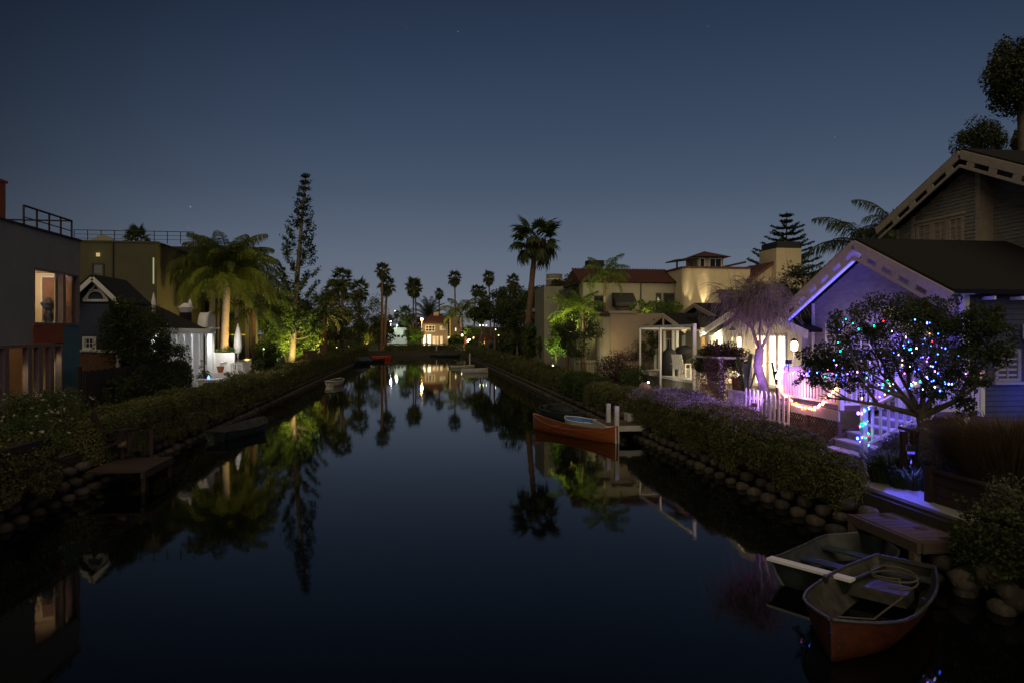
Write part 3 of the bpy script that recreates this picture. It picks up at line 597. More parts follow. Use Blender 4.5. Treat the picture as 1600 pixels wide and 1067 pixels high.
for k in range(4): m.tube([(xr-1.6*(k+1), y1r, ZT-.2), (xr-1.6*(k+1), y1r, 8.12)], .03, 6)
obj('roof_railing', m, M['redwood'], t)
up((-13.8, 22.6, 5.7), 60, (1,.76,.45), .2, (-.3,1,-.2), 160); up((-12.5, 21.6, 5.9), 60, (1,.78,.48), .12, (.6,0,-1), 100); up((-13.4, 24.4, 5.6), 36, (1,.76,.45), .2, (-.1,1,-.3), 160); up((-12.7, 25.2, 5.7), 12, (1,.76,.45), .08, (0,1,-.3), 150)
point((-13.9, 24.0, 3.3), 3.5, (1,.5,.2), .1); point((-14.6, 20.3, 2.6), 5, (.1,.15,1), .15)
for yy_, pw_ in ((16.5, 45), (19.2, 60), (22.2, 60), (24.6, 25)): up((-12.45, yy_, 3.5), pw_, (1,.74,.42), .12, (.55,.1,-1), 104)  # unseen lights added behind the glass to brighten the garden and hedge
point((-13.2, 19.0, 3.2), 2, (1,.6,.3), .1)
# ---- olive house with roof terrace
t = thing('olive_house', 'tall olive stucco house with a railed roof terrace behind the blue cottage', 'house', (-18, 40, GZ))
Y0 = 46.0; DO = 43.3; xa, xb = XY(60, Y0), XY(245, Y0); zt = zz(380, DO)
obj('wall', MB().box(xa, xb, Y0, 56, GZ, zt), M['olive'], t)
obj('roof_coping', MB().box(xa, xb+.05, Y0-.06, 56, zt, zt+.1), M['olive'], t)
pts = [(XY(142,Y0)+ (XY(178,Y0)-XY(142,Y0))*k/12, zt+.1+.36*math.sin(PI*k/12)) for k in range(13)]
obj('arched_parapet', MB().prism('y', pts, Y0, Y0+.3), M['stucco2'], t)
window(t, 'y', Y0, -1, XY(144,Y0), XY(163,Y0), zz(446, DO), zz(413, DO), 1, 2, M['darkmetal'])
obj('downpipe', MB().tube([(XY(177,Y0), Y0-.06, GZ), (XY(177,Y0), Y0-.06, zt)], .05, 6), M['darkmetal'], t)
a, b_ = XY(151.5,Y0), XY(156.5,Y0); o = obj('wall_lamp', MB().box(a, b_, Y0-.12, Y0-.02, zz(402.5,DO), zz(397,DO)), emat('lamp_amber', (1,.72,.3), .55), t)
point(((a+b_)/2, Y0-.35, zz(400,DO)), .8, (1,.8,.4), .05)
obj('slit_window', MB().box(XY(239,Y0), XY(241,Y0), Y0-.03, Y0-.01, zz(444,DO), zz(403,DO)), emat('slit_glow', (.75,.8,.4), .45), t)
m = MB(); n_ = 9
for k in range(n_+1):
    x = XY(112,Y0)+(XY(300,Y0)-XY(112,Y0))*k/n_; m.tube([(x, Y0+.3, zt), (x, Y0+.3, zt+.78)], .025, 5)
for z in (zt+.78, zt+.52, zt+.26): m.tube([(XY(112,Y0), Y0+.3, z), (XY(300,Y0), Y0+.3, z)], .014 if z < zt+.7 else .024, 5)
obj('roof_railing', m, M['darkmetal'], t)
# ---- dark villa with a pale loggia behind the queen palm
t = thing('terraced_villa', 'dark brown villa with pale posts and balcony behind the queen palm', 'house', (-18, 56, GZ))
Y0 = 54.0; DV = dY(330, Y0)
obj('wall', MB().box(-26, XY(335,Y0), Y0+2.2, 68, GZ, zz(386, DV+2)), M['dark'], t)
obj('wing_wall', MB().box(XY(335,Y0)+.01, XY(389,Y0), Y0+2.2, 57, GZ, zz(450, DV+2)), M['olive'], t)
m = MB()
for p0, p1 in ((282,287), (328.5,337.5), (341,343), (368,374), (384,390)): m.box(XY(p0,Y0), XY(p1,Y0), Y0-.2, Y0+.1, GZ, zz(455,DV))
obj('post', m, M['villapost'], t)
obj('balcony_slab', MB().box(XY(280,Y0), XY(335,Y0), Y0-.35, Y0+2.2, zz(457,DV), zz(452,DV)).box(XY(338,Y0), XY(376,Y0), Y0-.3, Y0+2.2, zz(466,DV), zz(458,DV)), M['villapost'], t)
obj('balcony_wall', MB().box(XY(280,Y0), XY(285,Y0), Y0-.4, Y0-.2, zz(457,DV), zz(436,DV)), M['villapost'], t)
window(t, 'y', Y0+2.2, -1, XY(294,Y0+2.2), XY(326,Y0+2.2), 1.3, 6.6, 3, 2, M['darkmetal'])
window(t, 'y', Y0+2.2, -1, XY(350,Y0+2.2), XY(368,Y0+2.2), 1.3, 5.6, 2, 2, M['darkmetal'])
window(t, 'y', Y0+2.2, -1, XY(255,Y0+2.2), XY(276,Y0+2.2), 7.4, 9.0, 2, 1, M['darkmetal'])
obj('lit_transom', MB().box(XY(339,Y0), XY(372,Y0), Y0+2.1, Y0+2.15, zz(524,DV+2), zz(522,DV+2)), emat('yellow_strip', (1,.75,.1), .5), t)
# ---- blue cottage
t = thing('blue_cottage', 'small slate blue gabled cottage with white bargeboards beside the modern house', 'cottage', (-14.4, 31, GZ))
Y0 = 31.0; D0 = dY(151, Y0); xc = XY(151, Y0); za = zz(434, D0); hw = .78
def lim(z): 
    e = za-.12-(hw+0)*1.0
    k = hw if z < e else max(0, hw-(z-e)/1.0)
    return xc-k, xc+k
obj('wall', MB().prism('y', [(xc-hw,GZ), (xc+hw,GZ), (xc+hw,za-.12-hw), (xc,za-.12), (xc-hw,za-.12-hw)], Y0, 33.5), M['bluesid'], t)
obj('siding', siding('y', Y0, -1, lim, 3.3, za-.15, .13, .02), M['bluesid'], t, kind='stuff')
rf = obj('roof', slab('y', Y0-.35, 33.7, (xc+hw+.35, za-hw-.35), (xc, za)), M['roofdark'], t)
obj('roof', slab('y', Y0-.35, 33.7, (xc-hw-.35, za-hw-.35), (xc, za)), M['roofdark'], t)
m = MB()
for s_ in (-1, 1): m.beam((xc, Y0-.4, za-.06), (xc+s_*(hw+.34), Y0-.4, za-.06-hw-.34), .05, .17, up=(0,0,1))
obj('bargeboard', m, M['white'], t)
m = MB(); m.box(xc-.5, xc+.5, Y0-.1, Y0-.045, za-1.02, za-.92); m.beam((xc-.48, Y0-.09, za-.95), (xc, Y0-.09, za-.3), .05, .07); m.beam((xc+.48, Y0-.09, za-.95), (xc, Y0-.09, za-.3), .05, .07)
m.tube([(xc+.34*math.cos(a), Y0-.08, za-.92+.34*math.sin(a)) for a in [PI*k/10 for k in range(11)]], .035, 5); m.box(xc-.28, xc+.28, Y0-.07, Y0-.03, za-.55, za-.5)
obj('gable_vent', m, M['white'], t)
obj('belt_board', MB().box(xc-hw, xc+hw+.1, Y0-.08, Y0-.035, 3.2, 3.32), M['white'], t)
obj('corner_board', MB().box(xc+hw-.0, xc+hw+.13, Y0-.06, Y0+.1, GZ, 3.2), M['white'], t)
window(t, 'y', Y0, -1, XY(129.5,Y0), XY(151,Y0), zz(546,D0), zz(526,D0), 4, 2, M['white'], bar=.03)
m = MB()
z = GZ; r_ = 0
while z < zz(547, D0)-.08:
    x = xc-hw+(.11 if r_ % 2 else 0)
    while x < xc+hw-.2: m.box(x, x+.21, Y0-.05, Y0-.006, z, z+.075); x += .225
    z += .09; r_ += 1
obj('brick_courses', m, M['brick'], t, kind='stuff')
# ---- dark board fence grown over with creeper
t = thing('board_fence', 'dark board fence with an open top beside the left path below the creeper', 'fence', (-11.3, 29.5, GZ))
for k in range(56): obj('board', MB().box(-11.13, -11.1+.01*(k % 2), 24.6+k*.17, 24.6+k*.17+.155, GZ, 2.75-(k % 3)*.015), M['dark'], t)
obj('post', MB().box(-11.22, -11.135, 24.5, 24.6, GZ, 2.9), M['dark'], t)
x, y = at(200, 28.0); tree('creeper_tree', 'tall dark straggly tree in front of the right side of the blue cottage', 'tree', (x, y, GZ), 3.2, (.95,1.4,1.9), mt='leafdk', tr=.07, nblob=60, nleaf=9500, size=.1, br=.34)
x, y = at(236, 30.4); tree('creeper_tree', 'dark thin leaved tree veiling the left half of the white porch', 'tree', (x, y, GZ), 2.8, (.9,1.4,1.7), mt='leafdk', tr=.07, nblob=50, nleaf=8000, size=.1, br=.34)
x, y = at(268, 33); tree('creeper_tree', 'sparse dark tree in front of the middle of the white porch', 'tree', (x, y, GZ), 1.9, (.9,1.2,1.2), mt='leafdk', tr=.06, nblob=34, nleaf=4600, size=.09, br=.32)
x, y = at(318, 37); tree('creeper_tree', 'wispy bush against the bright end wall of the porch', 'tree', (x, y, GZ), 1.1, (.35,.5,.9), mt='leafdk', tr=.04, nblob=16, nleaf=700, size=.09, br=.32)
tree('small_tree', 'dark bushy tree hiding the lower wall of the white porch', 'tree', (-11.4, 33.4, GZ), .9, (.5,2.4,1.0), mt='leafdk', tr=.06, nblob=36, nleaf=6600, size=.09, br=.34)
shrub('olive green bush behind the wooden garden chairs near the brick wall', (-11.0, 22.7, GZ), (.75,.9,.85), 'leafgrey', 3600, .06)
shrub('pale seed headed bush against the brick wall of the blue cottage', (-11.5, 25.4, GZ), (.6,.8,.75), 'leafgrey', 2200, .06)
hedge('dark ivy mass growing over the board fence', -11.08, -10.75, 26.0, 34.5, GZ, 2.55, mt='leafdk', dens=900, size=.08, wob=.14, round_=.3, core=False, cat='climbing plant', name='ivy')
# ---- white cottage with the lit porch
t = thing('white_porch_cottage', 'white cottage with brightly lit porch, arched gable and spiky roof finials', 'cottage', (-14, 36, GZ))
XP = -12.4; pa, pb = YX(232, XP), YX(333, XP); m = MB()
obj('wall', MB().box(-18, XP-1.6, pa, pb+.3, GZ, 4.25).box(XP-1.6, XP-.2, pb-1.3, pb-1.2, GZ, 4.1), M['white'], t)
obj('porch_ceiling', MB().box(XP-1.6, XP+.1, pa, pb+.1, 4.02, 4.1), M['white'], t)
obj('cornice', MB().box(XP-.1, XP+.12, pa, pb, 3.98, 4.27).box(XP-.15, XP+.3, pb-1.1, pb+.35, 4.271, 4.37), M['white'], t)
for k in range(46): obj('louvre', MB().obox((XP+.16, pa+.15+k*(pb-pa-.2)/46, 4.12), (.03,.05,.26), 0, .25), M['white'], t)
for k in range(8):
    y = pa+.2+k*(pb-pa-1.6)/7; obj('post', MB().lathe([(.09,0), (.09,.15), (.055,.2), (.05,1.5), (.055,2.9), (.09,3.0), (.09,3.12)], (XP, y, GZ), 8), M['white'], t)
obj('post', MB().box(XP-.2, XP+.1, pb-.5, pb-.08, GZ, 3.98), M['white'], t, label='thick square corner pillar of the porch')
y0, y1 = pb-1.35, pb+.05; yc = (y0+y1)/2; pts = [(yc+(y1-y0)/2*math.cos(PI*k/14), 4.37+.88*math.sin(PI*k/14)) for k in range(15)]
g = obj('arched_gable', MB().prism('x', pts, XP-.5, XP), M['white'], t)
obj('arch_rim', MB().tube([(XP+.02, a, b_) for a, b_ in pts], .07, 6), M['greywhite'], g)
zr = 5.9; xm = -15.2
rm = MB(); e0 = (XP-.1, pa-.3, 4.3); e1 = (XP-.1, pb-1.2, 4.3); e2 = (-18.2, pb-1.2, 4.3); e3 = (-18.2, pa-.3, 4.3); r0 = (xm, pa+2.2, zr); r1 = (xm, pb-3.2, zr)
rm.quad(e0, e1, r1, r0).quad(e1, e2, r1).quad(e2, e3, r0, r1).quad(e3, e0, r0); obj('roof', rm, M['roofdark'], t)
for px, py0, py1, d in ((240, 490, 457, 33), (297, 482, 467, 40)):
    x, y = at(px, d); z0 = zz(py0, d); h_ = zz(py1, d)-z0
    obj('finial', MB().lathe([(.05,0), (.09,h_*.1), (.05,h_*.2), (.12,h_*.4), (.1,h_*.6), (.01,h_)], (x, y, z0), 8), M['white'], t)
x, y = at(290, 40); obj('turret', MB().lathe([(.34,0), (.34,zz(482,40)-4.2-.25)], (x, y, 4.2), 8), M['roofdark'], t); obj('turret_eave', MB().lathe([(.25,-.28), (.42,0), (.45,.05), (.1,.3)], (x, y, zz(482,40)), 8), M['white'], t)
point((XP-.8, pb-.75, 3.4), 150, (.93,.95,1), .1); point((XP-.75, pa+2.3, 3.6), 30, (.93,.95,1), .1); point((XP-.7, pa+5.2, 3.6), 55, (.93,.95,1), .1)
# ---- patio in front of the porch
t = thing('patio_umbrella', 'closed pale blue white patio umbrella standing behind the white railing', 'umbrella', (*at(372, 43), GZ)); ux, uy = at(372, 43)
obj('canopy', MB().lathe([(.03,0), (.2,.05), (.26,.5), (.2,1.1), (.12,1.5), (.03,1.75)], (ux, uy, 2.75), 9), M['white'], t, smooth=True)
obj('pole', MB().tube([(ux,uy,GZ), (ux,uy,4.6)], .03, 6), M['white'], t); obj('base', MB().lathe([(.3,0), (.28,.08), (.05,.14)], (ux,uy,GZ), 12), M['white'], t)
t = thing('garden_wall', 'low white garden wall with green plants on top beside the lit porch', 'wall', (*at(347, 42), GZ)); x0 = at(334, 42)[0]; yy = at(347, 42)[1]
obj('masonry', MB().box(x0, at(366,42)[0], yy, yy+.25, GZ, zz(551,42)), M['white'], t); 
shrub('low bright yellow green plants growing on the white garden wall', (at(350,43)[0], yy+.6, 2.55), (.7,.3,.3), 'leafbr', 1600, .07, nblob=10)
shrub('bright green bush between the palm trunk and the closed umbrella', (*at(359, 44.5), 1.6), (.45,.45,1.0), 'leafbr', 2400, .08, nblob=12)
t = thing('patio_railing', 'white picket patio railing under the closed umbrella', 'railing', (-10.9, 39, GZ)); xa, ya_ = at(345, 41); xb, yb_ = at(392, 47)
for k in range(26):
    f = k/25; x, y = xa+(xb-xa)*f, ya_+(yb_-ya_)*f; obj('picket', MB().box(x-.03, x+.03, y-.035, y+.035, GZ+.1, 2.22), M['white'], t)
obj('rail', MB().beam((xa,ya_,2.25), (xb,yb_,2.25), .08, .06).beam((xa,ya_,1.0), (xb,yb_,1.0), .06, .06), M['white'], t)
t = thing('patio_table', 'white lattice sided garden table beside the closed umbrella', 'table', (*at(372, 41), GZ)); x, y = at(372, 40.5)
obj('table_top', MB().box(x-.36, x+.36, y-.3, y+.3, 2.18, 2.25), M['white'], t)
m = MB(); m.beam((x-.33,y-.28,GZ+.5), (x+.33,y-.28,2.18), .04, .05).beam((x+.33,y-.275,GZ+.5), (x-.33,y-.275,2.18), .04, .05); obj('cross_brace', m, M['white'], t)
for sx_ in (-1, 1):
    for sy in (-1, 1): obj('leg', MB().box(x+sx_*.33-.03, x+sx_*.33+.03, y+sy*.27-.03, y+sy*.27+.03, GZ, 2.18), M['white'], t)
o = obj('flower_pot', MB().lathe([(.14,0), (.2,.3), (.22,.3), (.22,.36), (.17,.36), (.16,.3)], (*at(344.5, 40.2), 1.72), 12), M['terracotta']); tag(o, 'terracotta pot on the ledge in front of the white garden wall', 'flower pot')
o = obj('pot_ledge', MB().obox((*at(348, 40.2), 1.3), (1.4,.5,.82)), M['white']); tag(o, 'low white ledge carrying the terracotta pot', 'ledge')
x, y = at(329, 34.5); t = thing('planter_box', 'white rectangular planter box with a blue garden light on its rim', 'planter', (x, y, GZ))
obj('box_side', MB().obox((x, y, 1.25), (1.0,.7,.8)), M['white'], t); obj('rim', MB().obox((x, y, 1.68), (1.08,.78,.06)), M['white'], t)
t = thing('garden_light', 'small glowing blue light on the white planter box', 'lamp', (*at(326, 34.2), 1.71)); x, y = at(326, 34.2)
obj('lens', MB().lathe([(.06,0), (.07,.08), (.01,.2)], (x, y, 1.72), 8), emat('blue_lens', (.08,.2,1), 6), t); point((x, y-.1, 1.95), 1.5, (.1,.2,1), .04)
up((*at(357, 41.0), 3.4), 110, (1,.94,.88), .08, (0,1,-.35), 150); point((*at(341, 37.5), 2.5), 26, (1,.95,.92), .08)
point((*at(352, 43.2), 1.9), 3, (.9,1,.5), .08)
shrub('dark round bush in front of the white patio railing', (*at(363, 37.5), GZ), (.75,.7,.62), 'leafdk', 2600, .07)
shrub('pink flowering bush at the right end of the white patio railing', (*at(393, 40.5), GZ), (.5,.5,.55), 'leafgrey', 1500, .07, flowers='rose', nfl=26, fsz=.06)
shrub('dark conical bush right of the patio railing', (*at(402, 44), GZ), (.55,.55,.9), 'leafdk', 2400, .07)
# ---- queen palm and its neighbours
up((*at(361, 45.4), 2.0), 120, (1,.88,.75), .1, (-.3,.3,1), 120)
up((*at(400, 45.6), 2.2), 1300, (1,.64,.13), .12, (-.3,.3,1), 140); up((*at(330, 44.5), 3.6), 50, (1,.85,.4), .1)
p_, d_ = 349, 47; x, y = at(p_, d_)
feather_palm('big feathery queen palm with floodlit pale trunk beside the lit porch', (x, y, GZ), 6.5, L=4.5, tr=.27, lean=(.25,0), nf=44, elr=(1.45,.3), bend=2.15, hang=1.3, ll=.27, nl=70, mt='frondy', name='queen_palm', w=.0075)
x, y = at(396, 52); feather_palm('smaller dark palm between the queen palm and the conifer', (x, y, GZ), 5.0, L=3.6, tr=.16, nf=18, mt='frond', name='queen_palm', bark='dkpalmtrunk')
x, y = at(292, 50); tree('background_tree', 'dark tree rising behind the queen palm on its left', 'tree', (x, y, GZ), 8.0, (1.7,1.7,1.5), mt='leafdk', tr=.12, nblob=30, nleaf=3200, size=.15)
x, y = at(215, 52); fan_palm('dark fan palm behind the railed roof terrace', (x, y, GZ), 10.2, cr=1.25, tr=.2, skirt=.5, nf=28, low=-.3)
x, y = at(405, 58); tree('background_tree', 'dull green tree left of the tall conifer, lit from below', 'tree', (x, y, GZ), 5.2, (1.9,1.9,2.4), mt='leafmid', tr=.14, nblob=44, nleaf=6000, size=.13)
x, y = at(455, 55); araucaria('tall slender leaning conifer with upturned tufts on the left bank', (x, y, GZ), 16.1, 2.3, bare=.16, lean=1.15, nwh=26, prof=lambda f: min(.95, (1-f)*1.25+.03), cond=1.15)
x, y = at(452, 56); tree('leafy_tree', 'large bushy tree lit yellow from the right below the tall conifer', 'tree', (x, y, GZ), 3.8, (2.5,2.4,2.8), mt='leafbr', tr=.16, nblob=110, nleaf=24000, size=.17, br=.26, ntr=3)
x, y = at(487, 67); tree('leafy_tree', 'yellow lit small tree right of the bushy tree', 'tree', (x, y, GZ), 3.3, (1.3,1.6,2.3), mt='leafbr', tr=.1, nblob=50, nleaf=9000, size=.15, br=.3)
x, y = at(418, 50.5); tree('leafy_tree', 'low green tree at the left foot of the bushy tree', 'tree', (x, y, GZ), 1.6, (1.2,1.2,1.2), mt='leafmid', tr=.08, nblob=40, nleaf=6500, size=.13)
YL = (1,.68,.16)
t = thing('garden_planter', 'long dark brown planter wall below the yellow lit tree', 'planter', (*at(475, 61), GZ)); xa, ya_ = at(457, 59); xb, yb_ = at(494, 66)
obj('wall', MB().beam((xa,ya_,1.6), (xb,yb_,1.6), .3, 1.5), M['brick'], t); obj('coping', MB().beam((xa,ya_,2.38), (xb,yb_,2.38), .4, .06), M['stuccopink'], t)
def lamp(px, py, d, pw, col=YL, r=.045, lab='glowing garden lamp', cat='lamp', es=7):
    x, y = at(px, d); z = zz(py, d); t = thing('garden_lamp', lab, cat, (x, y, z-.3))
    obj('globe', MB().ball((x,y,z), r, 8, 6), emat('lamp_glow', tuple(min(1, c*1.1) for c in col), es), t); obj('stake', MB().tube([(x,y,GZ-.02), (x,y,z-r*.8)], .02, 5), M['darkmetal'], t)
    up((x, y-.25, z-.1), pw*1.2, col, .12); return t
lamp(491, 545, 68, 420, lab='yellow garden floodlight at the foot of the bushy tree')
lamp(507, 543, 77, 1300, lab='yellow garden lamp beside the date palm trunk'); lamp(465, 544, 59, 12, (1,.8,.5), .05, lab='small warm lamp on the brown planter wall', es=8)
lamp(545, 541, 103, 1500, lab='yellow garden lamp among the dark palms on the left bank'); lamp(573, 537, 138, 1600, lab='farthest yellow garden lamp on the left bank', r=.08)
lamp(526, 542, 86, 20, (1,.85,.5), .06, lab='small pale lamp behind the left hedge'); 
up((*at(440, 51.5), 1.6), 900, (.95,.95,.35), .12, (.1,.7,.8), 120); up((*at(470, 53.5), 2.0), 900, (1,.8,.25), .12, (-.25,.6,.8), 120); up((*at(495, 66), 2.0), 500, (1,.75,.2), .12, (0,.5,1), 130); up((*at(425, 55), 2), 300, (1,.75,.3), .12)
lamp(412, 545, 47, 60, (.6,1,.35), .05, lab='greenish garden spotlight left of the bushy tree', es=3)
for k, (px, d, h_, r_, lab) in enumerate(((515, 80, 1.2, 1.3, 'yellow lit shrub at the foot of the date palm'), (540, 97, 1.4, 1.8, 'yellow lit shrub beyond the date palm'), (560, 118, 1.8, 2.3, 'amber lit shrub near the far boats'), (582, 136, 2.0, 2.8, 'green lit shrub before the paired palms at the canal end'))):
    shrub(lab, (*at(px, d), GZ), (r_,r_,h_), 'leafbr', 1800, .13, group='lit shrubs on the left bank')
x, y = at(506, 75); feather_palm('dark date palm with orange lit trunk on the left bank', (x, y, GZ), 5.4, L=3.4, tr=.38, nf=44, elr=(1.4,-.5), bend=1.2, hang=.3, ll=.16, mt='frond', bark='dkpalmtrunk', name='date_palm', parts=False, nl=30, shaft=False)
x, y = at(535, 97); fan_palm('dark fan palm between the date palm and its taller neighbour', (x, y, GZ), 10.8, cr=2.0, tr=.22, parts=False)
x, y = at(561, 121); fan_palm('fan palm nearest the paired tall palms on the left bank', (x, y, GZ), 10.8, cr=2.3, tr=.24, parts=False)
x, y = at(520, 92); fan_palm('low fan palm behind the date palm crown', (x, y, GZ), 9.0, cr=1.6, tr=.22, parts=False, skirt=.6)
for k, (px, py, d, r_, rz_, lab) in enumerate(((512, 512, 92, 3.6, 3.4, 'dark tree mass behind the date palm'), (548, 505, 118, 3.6, 4.4, 'dark tree under the left fan palms'), (577, 498, 140, 4.0, 5.6, 'tall dark tree left of the paired palms'), (530, 480, 104, 3.0, 3.5, 'dark tree crown between the left palms'), (592, 515, 138, 2.8, 3.6, 'rounded dark tree at the left end of the canal'))):
    x, y = at(px, d); tree('background_tree', lab, 'tree', (x, y, GZ), zz(py, d)-GZ, (r_,r_,rz_), mt='leafdk' if k != 2 else 'leafmid', tr=.2, nblob=40, nleaf=4200, size=.32, group='dark trees behind the left bank')
x, y = at(425, 75); tree('background_tree', 'dark tree far behind the bushy tree', 'tree', (x, y, GZ), 5.5, (3,3,3.2), mt='leafdk', tr=.2, nblob=36, nleaf=3600, size=.28, group='dark trees behind the left bank')
# small pink house glimpse by the planters
# ---- rose bushes, chairs, gate at near left
for k, (px, py, d, r_, lab, nf_) in enumerate(((30, 640, 18.2, (1.1,1.0,.85), 'rose bush with cream blooms at the far left edge', 30), (92, 640, 19.2, (.95,.9,.85), 'rose bush with cream blooms in front of the modern house', 34), (40, 690, 15.6, (.9,1.0,.75), 'darker rose bush with pink blooms below the others', 16))):
    shrub(lab, (*at(px, d), GZ), r_, 'leafmid', 5200, .06, nblob=24, flowers='rose', nfl=nf_, fsz=.052, group='rose bushes in the left garden', name='rose_bush', cat='rose bush')
t = thing('slat_fence', 'low reddish slat fence half hidden behind the rose bushes', 'fence', (-10.3, 17.5, GZ))
for k in range(24): obj('slat', MB().box(-10.42, -10.38, 15.3+k*.2, 15.3+k*.2+.1, GZ, GZ+1.05), M['redwood'], t)
obj('rail', MB().box(-10.38, -10.33, 15.2, 20.1, GZ+.8, GZ+.88).box(-10.38, -10.33, 15.2, 20.1, GZ+.25, GZ+.33), M['redwood'], t)
def adirondack(label, loc, rz, mt='redwood'):
    t = thing('garden_chair', label, 'chair', (0,0,0), 0, 'wooden garden chairs on the left bank'); n = 6
    for k in range(n):
        u = (k-(n-1)/2)*.105; h_ = .82-.9*abs(u)**1.7*2
        obj('back_slat', MB().hexa([(u-.048,.25,.3), (u+.048,.25,.3), (u+.048,.28,.3), (u-.048,.28,.3), (u-.048,.48,.3+h_), (u+.048,.48,.3+h_), (u+.048,.51,.3+h_), (u-.048,.51,.3+h_)]), M[mt], t)
    for k in range(5): obj('seat_slat', MB().box(-.3, .3, -.28+k*.11, -.18+k*.11, .36-k*.02, .38-k*.02), M[mt], t)
    for s_ in (-1, 1):
        obj('armrest', MB().box(s_*.38-.07, s_*.38+.07, -.35, .4, .56, .585), M[mt], t); obj('leg', MB().box(s_*.34-.025, s_*.34+.025, -.32, -.22, 0, .56), M[mt], t); obj('leg', MB().hexa([(s_*.3-.02,.6,0), (s_*.3+.02,.6,0), (s_*.3+.02,.7,0), (s_*.3-.02,.7,0), (s_*.3-.02,-.3,.3), (s_*.3+.02,-.3,.3), (s_*.3+.02,-.2,.36), (s_*.3-.02,-.2,.36)]), M[mt], t)
    return place(t, loc, rz)
adirondack('pale wooden slat chair beside the rose bushes', (*at(127, 20.2), GZ), 1.9, 'stuccopink'); adirondack('dark wooden slat chair just right of the pale one', (*at(144, 21.2), GZ), 1.6, 'wood'); adirondack('reddish wooden slat chair with rounded back behind the near hedge', (*at(178, 18.6), GZ), 2.3, 'redwood')
# wooden landing at left
x, y = at(245, 18.8); t = thing('landing', 'small dark wooden landing with tall posts on the left bank', 'dock', (-7.7, 18.4, .3))
for k in range(9): obj('plank', MB().box(-8.22, -6.8, 18.3+k*.225, 18.3+k*.225+.21, .5+.003*(k % 2), .55+.003*(k % 2)), M['redwood'], t)
obj('beam', MB().box(-6.9, -6.81, 18.25, 20.3, .36, .495), M['redwood'], t)
for (a, b_, h_) in ((-6.86, 18.4, .49), (-6.86, 20.2, .49), (-7.4, 20.4, 1.3), (-8.0, 20.0, 1.35)): obj('post', MB().tube([(a-.02,b_,-.7), (a-.02,b_,h_)], .06, 8), M['redwood'], t)
o = obj('ornamental_ball', MB().ball((-8.0, 19.9, 1.05), .16, 10, 8), M['stuccopink']); tag(o, 'round pinkish stone ball on the left block wall by the landing', 'stone ball')
# ================================================================ RIGHT BANK
# ---- shingle house with the decorated deck
HX = 14.0; YA = 19.3; HWD = 3.6; ZE = 5.05; ZA = 6.8
t = H1 = thing('shingle_house', 'grey lap sided house with white bargeboards, purple lit gable and taller storey behind', 'house', (17, 21, GZ))
sl = (ZA-ZE)/(HWD+.15); wallz = lambda dy: ZA-.16-sl*abs(dy)
hw = 3.4
obj('lower_wall', MB().prism('x', [(YA-hw,GZ), (YA+hw,GZ), (YA+hw,wallz(hw)), (YA,wallz(0)), (YA-hw,wallz(hw))], HX, 30), M['purplesid'], t)
def lim(z):
    k = hw if z < wallz(hw) else max(0, (wallz(0)-z)/sl)
    return YA-k, YA+k
obj('lower_siding', siding('x', HX, -1, lim, 2.1, wallz(0), .14, .04), M['purplesid'], t, kind='stuff')
obj('side_siding', siding('y', YA-hw, -1, lambda z: (HX, 30), 1.0, wallz(hw)-.05, .14, .03), M['bluesid'], t, kind='stuff')  # slate blue colour stands for the blue light on this dim side
ov = .75
rs = obj('roof', slab('x', HX-ov, 30, (YA-HWD-.25, ZA-sl*(HWD+.25)), (YA, ZA), .12), M['roofdark'], t, label='dark roof slope facing the viewer'); rn = obj('roof', slab('x', HX-ov, 30, (YA+HWD+.25, ZA-sl*(HWD+.25)), (YA, ZA), .12), M['roofdark'], t)
for s_, r_ in ((-1, rs), (1, rn)):
    e = (HX-ov-.03, YA+s_*(HWD+.3), ZA-sl*(HWD+.3)-.09)
    obj('bargeboard', MB().beam((HX-ov-.03, YA, ZA-.09), e, .06, .27), M['trim'], r_)
    # lower open-work rail: strip with short blocks between
    m = MB(); m.beam((HX-ov-.02, YA, ZA-.47), (HX-ov-.02, YA+s_*(HWD+.3), ZA-sl*(HWD+.3)-.47), .05, .1)
    for k in range(6):
        f = .1+k*.17; y = YA+s_*(HWD+.3)*f; m.beam((HX-ov-.02, y, ZA-sl*(HWD+.3)*f-.32), (HX-ov-.02, y+s_*.26, ZA-sl*(HWD+.3)*f-sl*.26-.32), .045, .24)
    obj('bargeboard_fretwork', m, M['trim'], r_)
    obj('soffit', MB().beam((HX-ov/2, YA+s_*.02, ZA-.03), (HX-ov/2, YA+s_*(HWD+.2), ZA-sl*(HWD+.2)-.03), ov-.1, .04, up=(0,s_*.3,1)), M['white'], r_)
obj('led_strip', MB().beam((HX-ov+.03, YA+.1, ZA-.56-sl*.1), (HX-ov+.03, YA+HWD+.2, ZA-sl*(HWD+.2)-.56), .05, .035), emat('blue_led', (.08,.07,1), 5), rn)
for k in range(20): obj('rafter_tail', MB().box(HX+.5+k*.8, HX+.55+k*.8, YA-HWD-.2, YA-hw+.02, ZA-sl*(HWD+.2)-.17, ZA-sl*(HWD+.2)-.08), M['white'], rs)
obj('corner_board', MB().box(HX-.05, HX+.12, YA+hw-.12, YA+hw+.04, GZ, wallz(hw)), M['white'], t); obj('corner_board', MB().box(HX-.05, HX+.12, YA-hw-.04, YA-hw+.12, GZ, wallz(hw)), M['white'], t)
for k in range(4):
    y0 = 16.7+k*1.4; window(t, 'x', HX, -1, y0, y0+1.0, 2.5, 4.35, 2, 1, M['white'], None, top=.4)
window(t, 'y', YA-hw, -1, 14.85, 15.6, 2.75, 3.6, 2, 1, M['purplesid'], M['curtain']); 
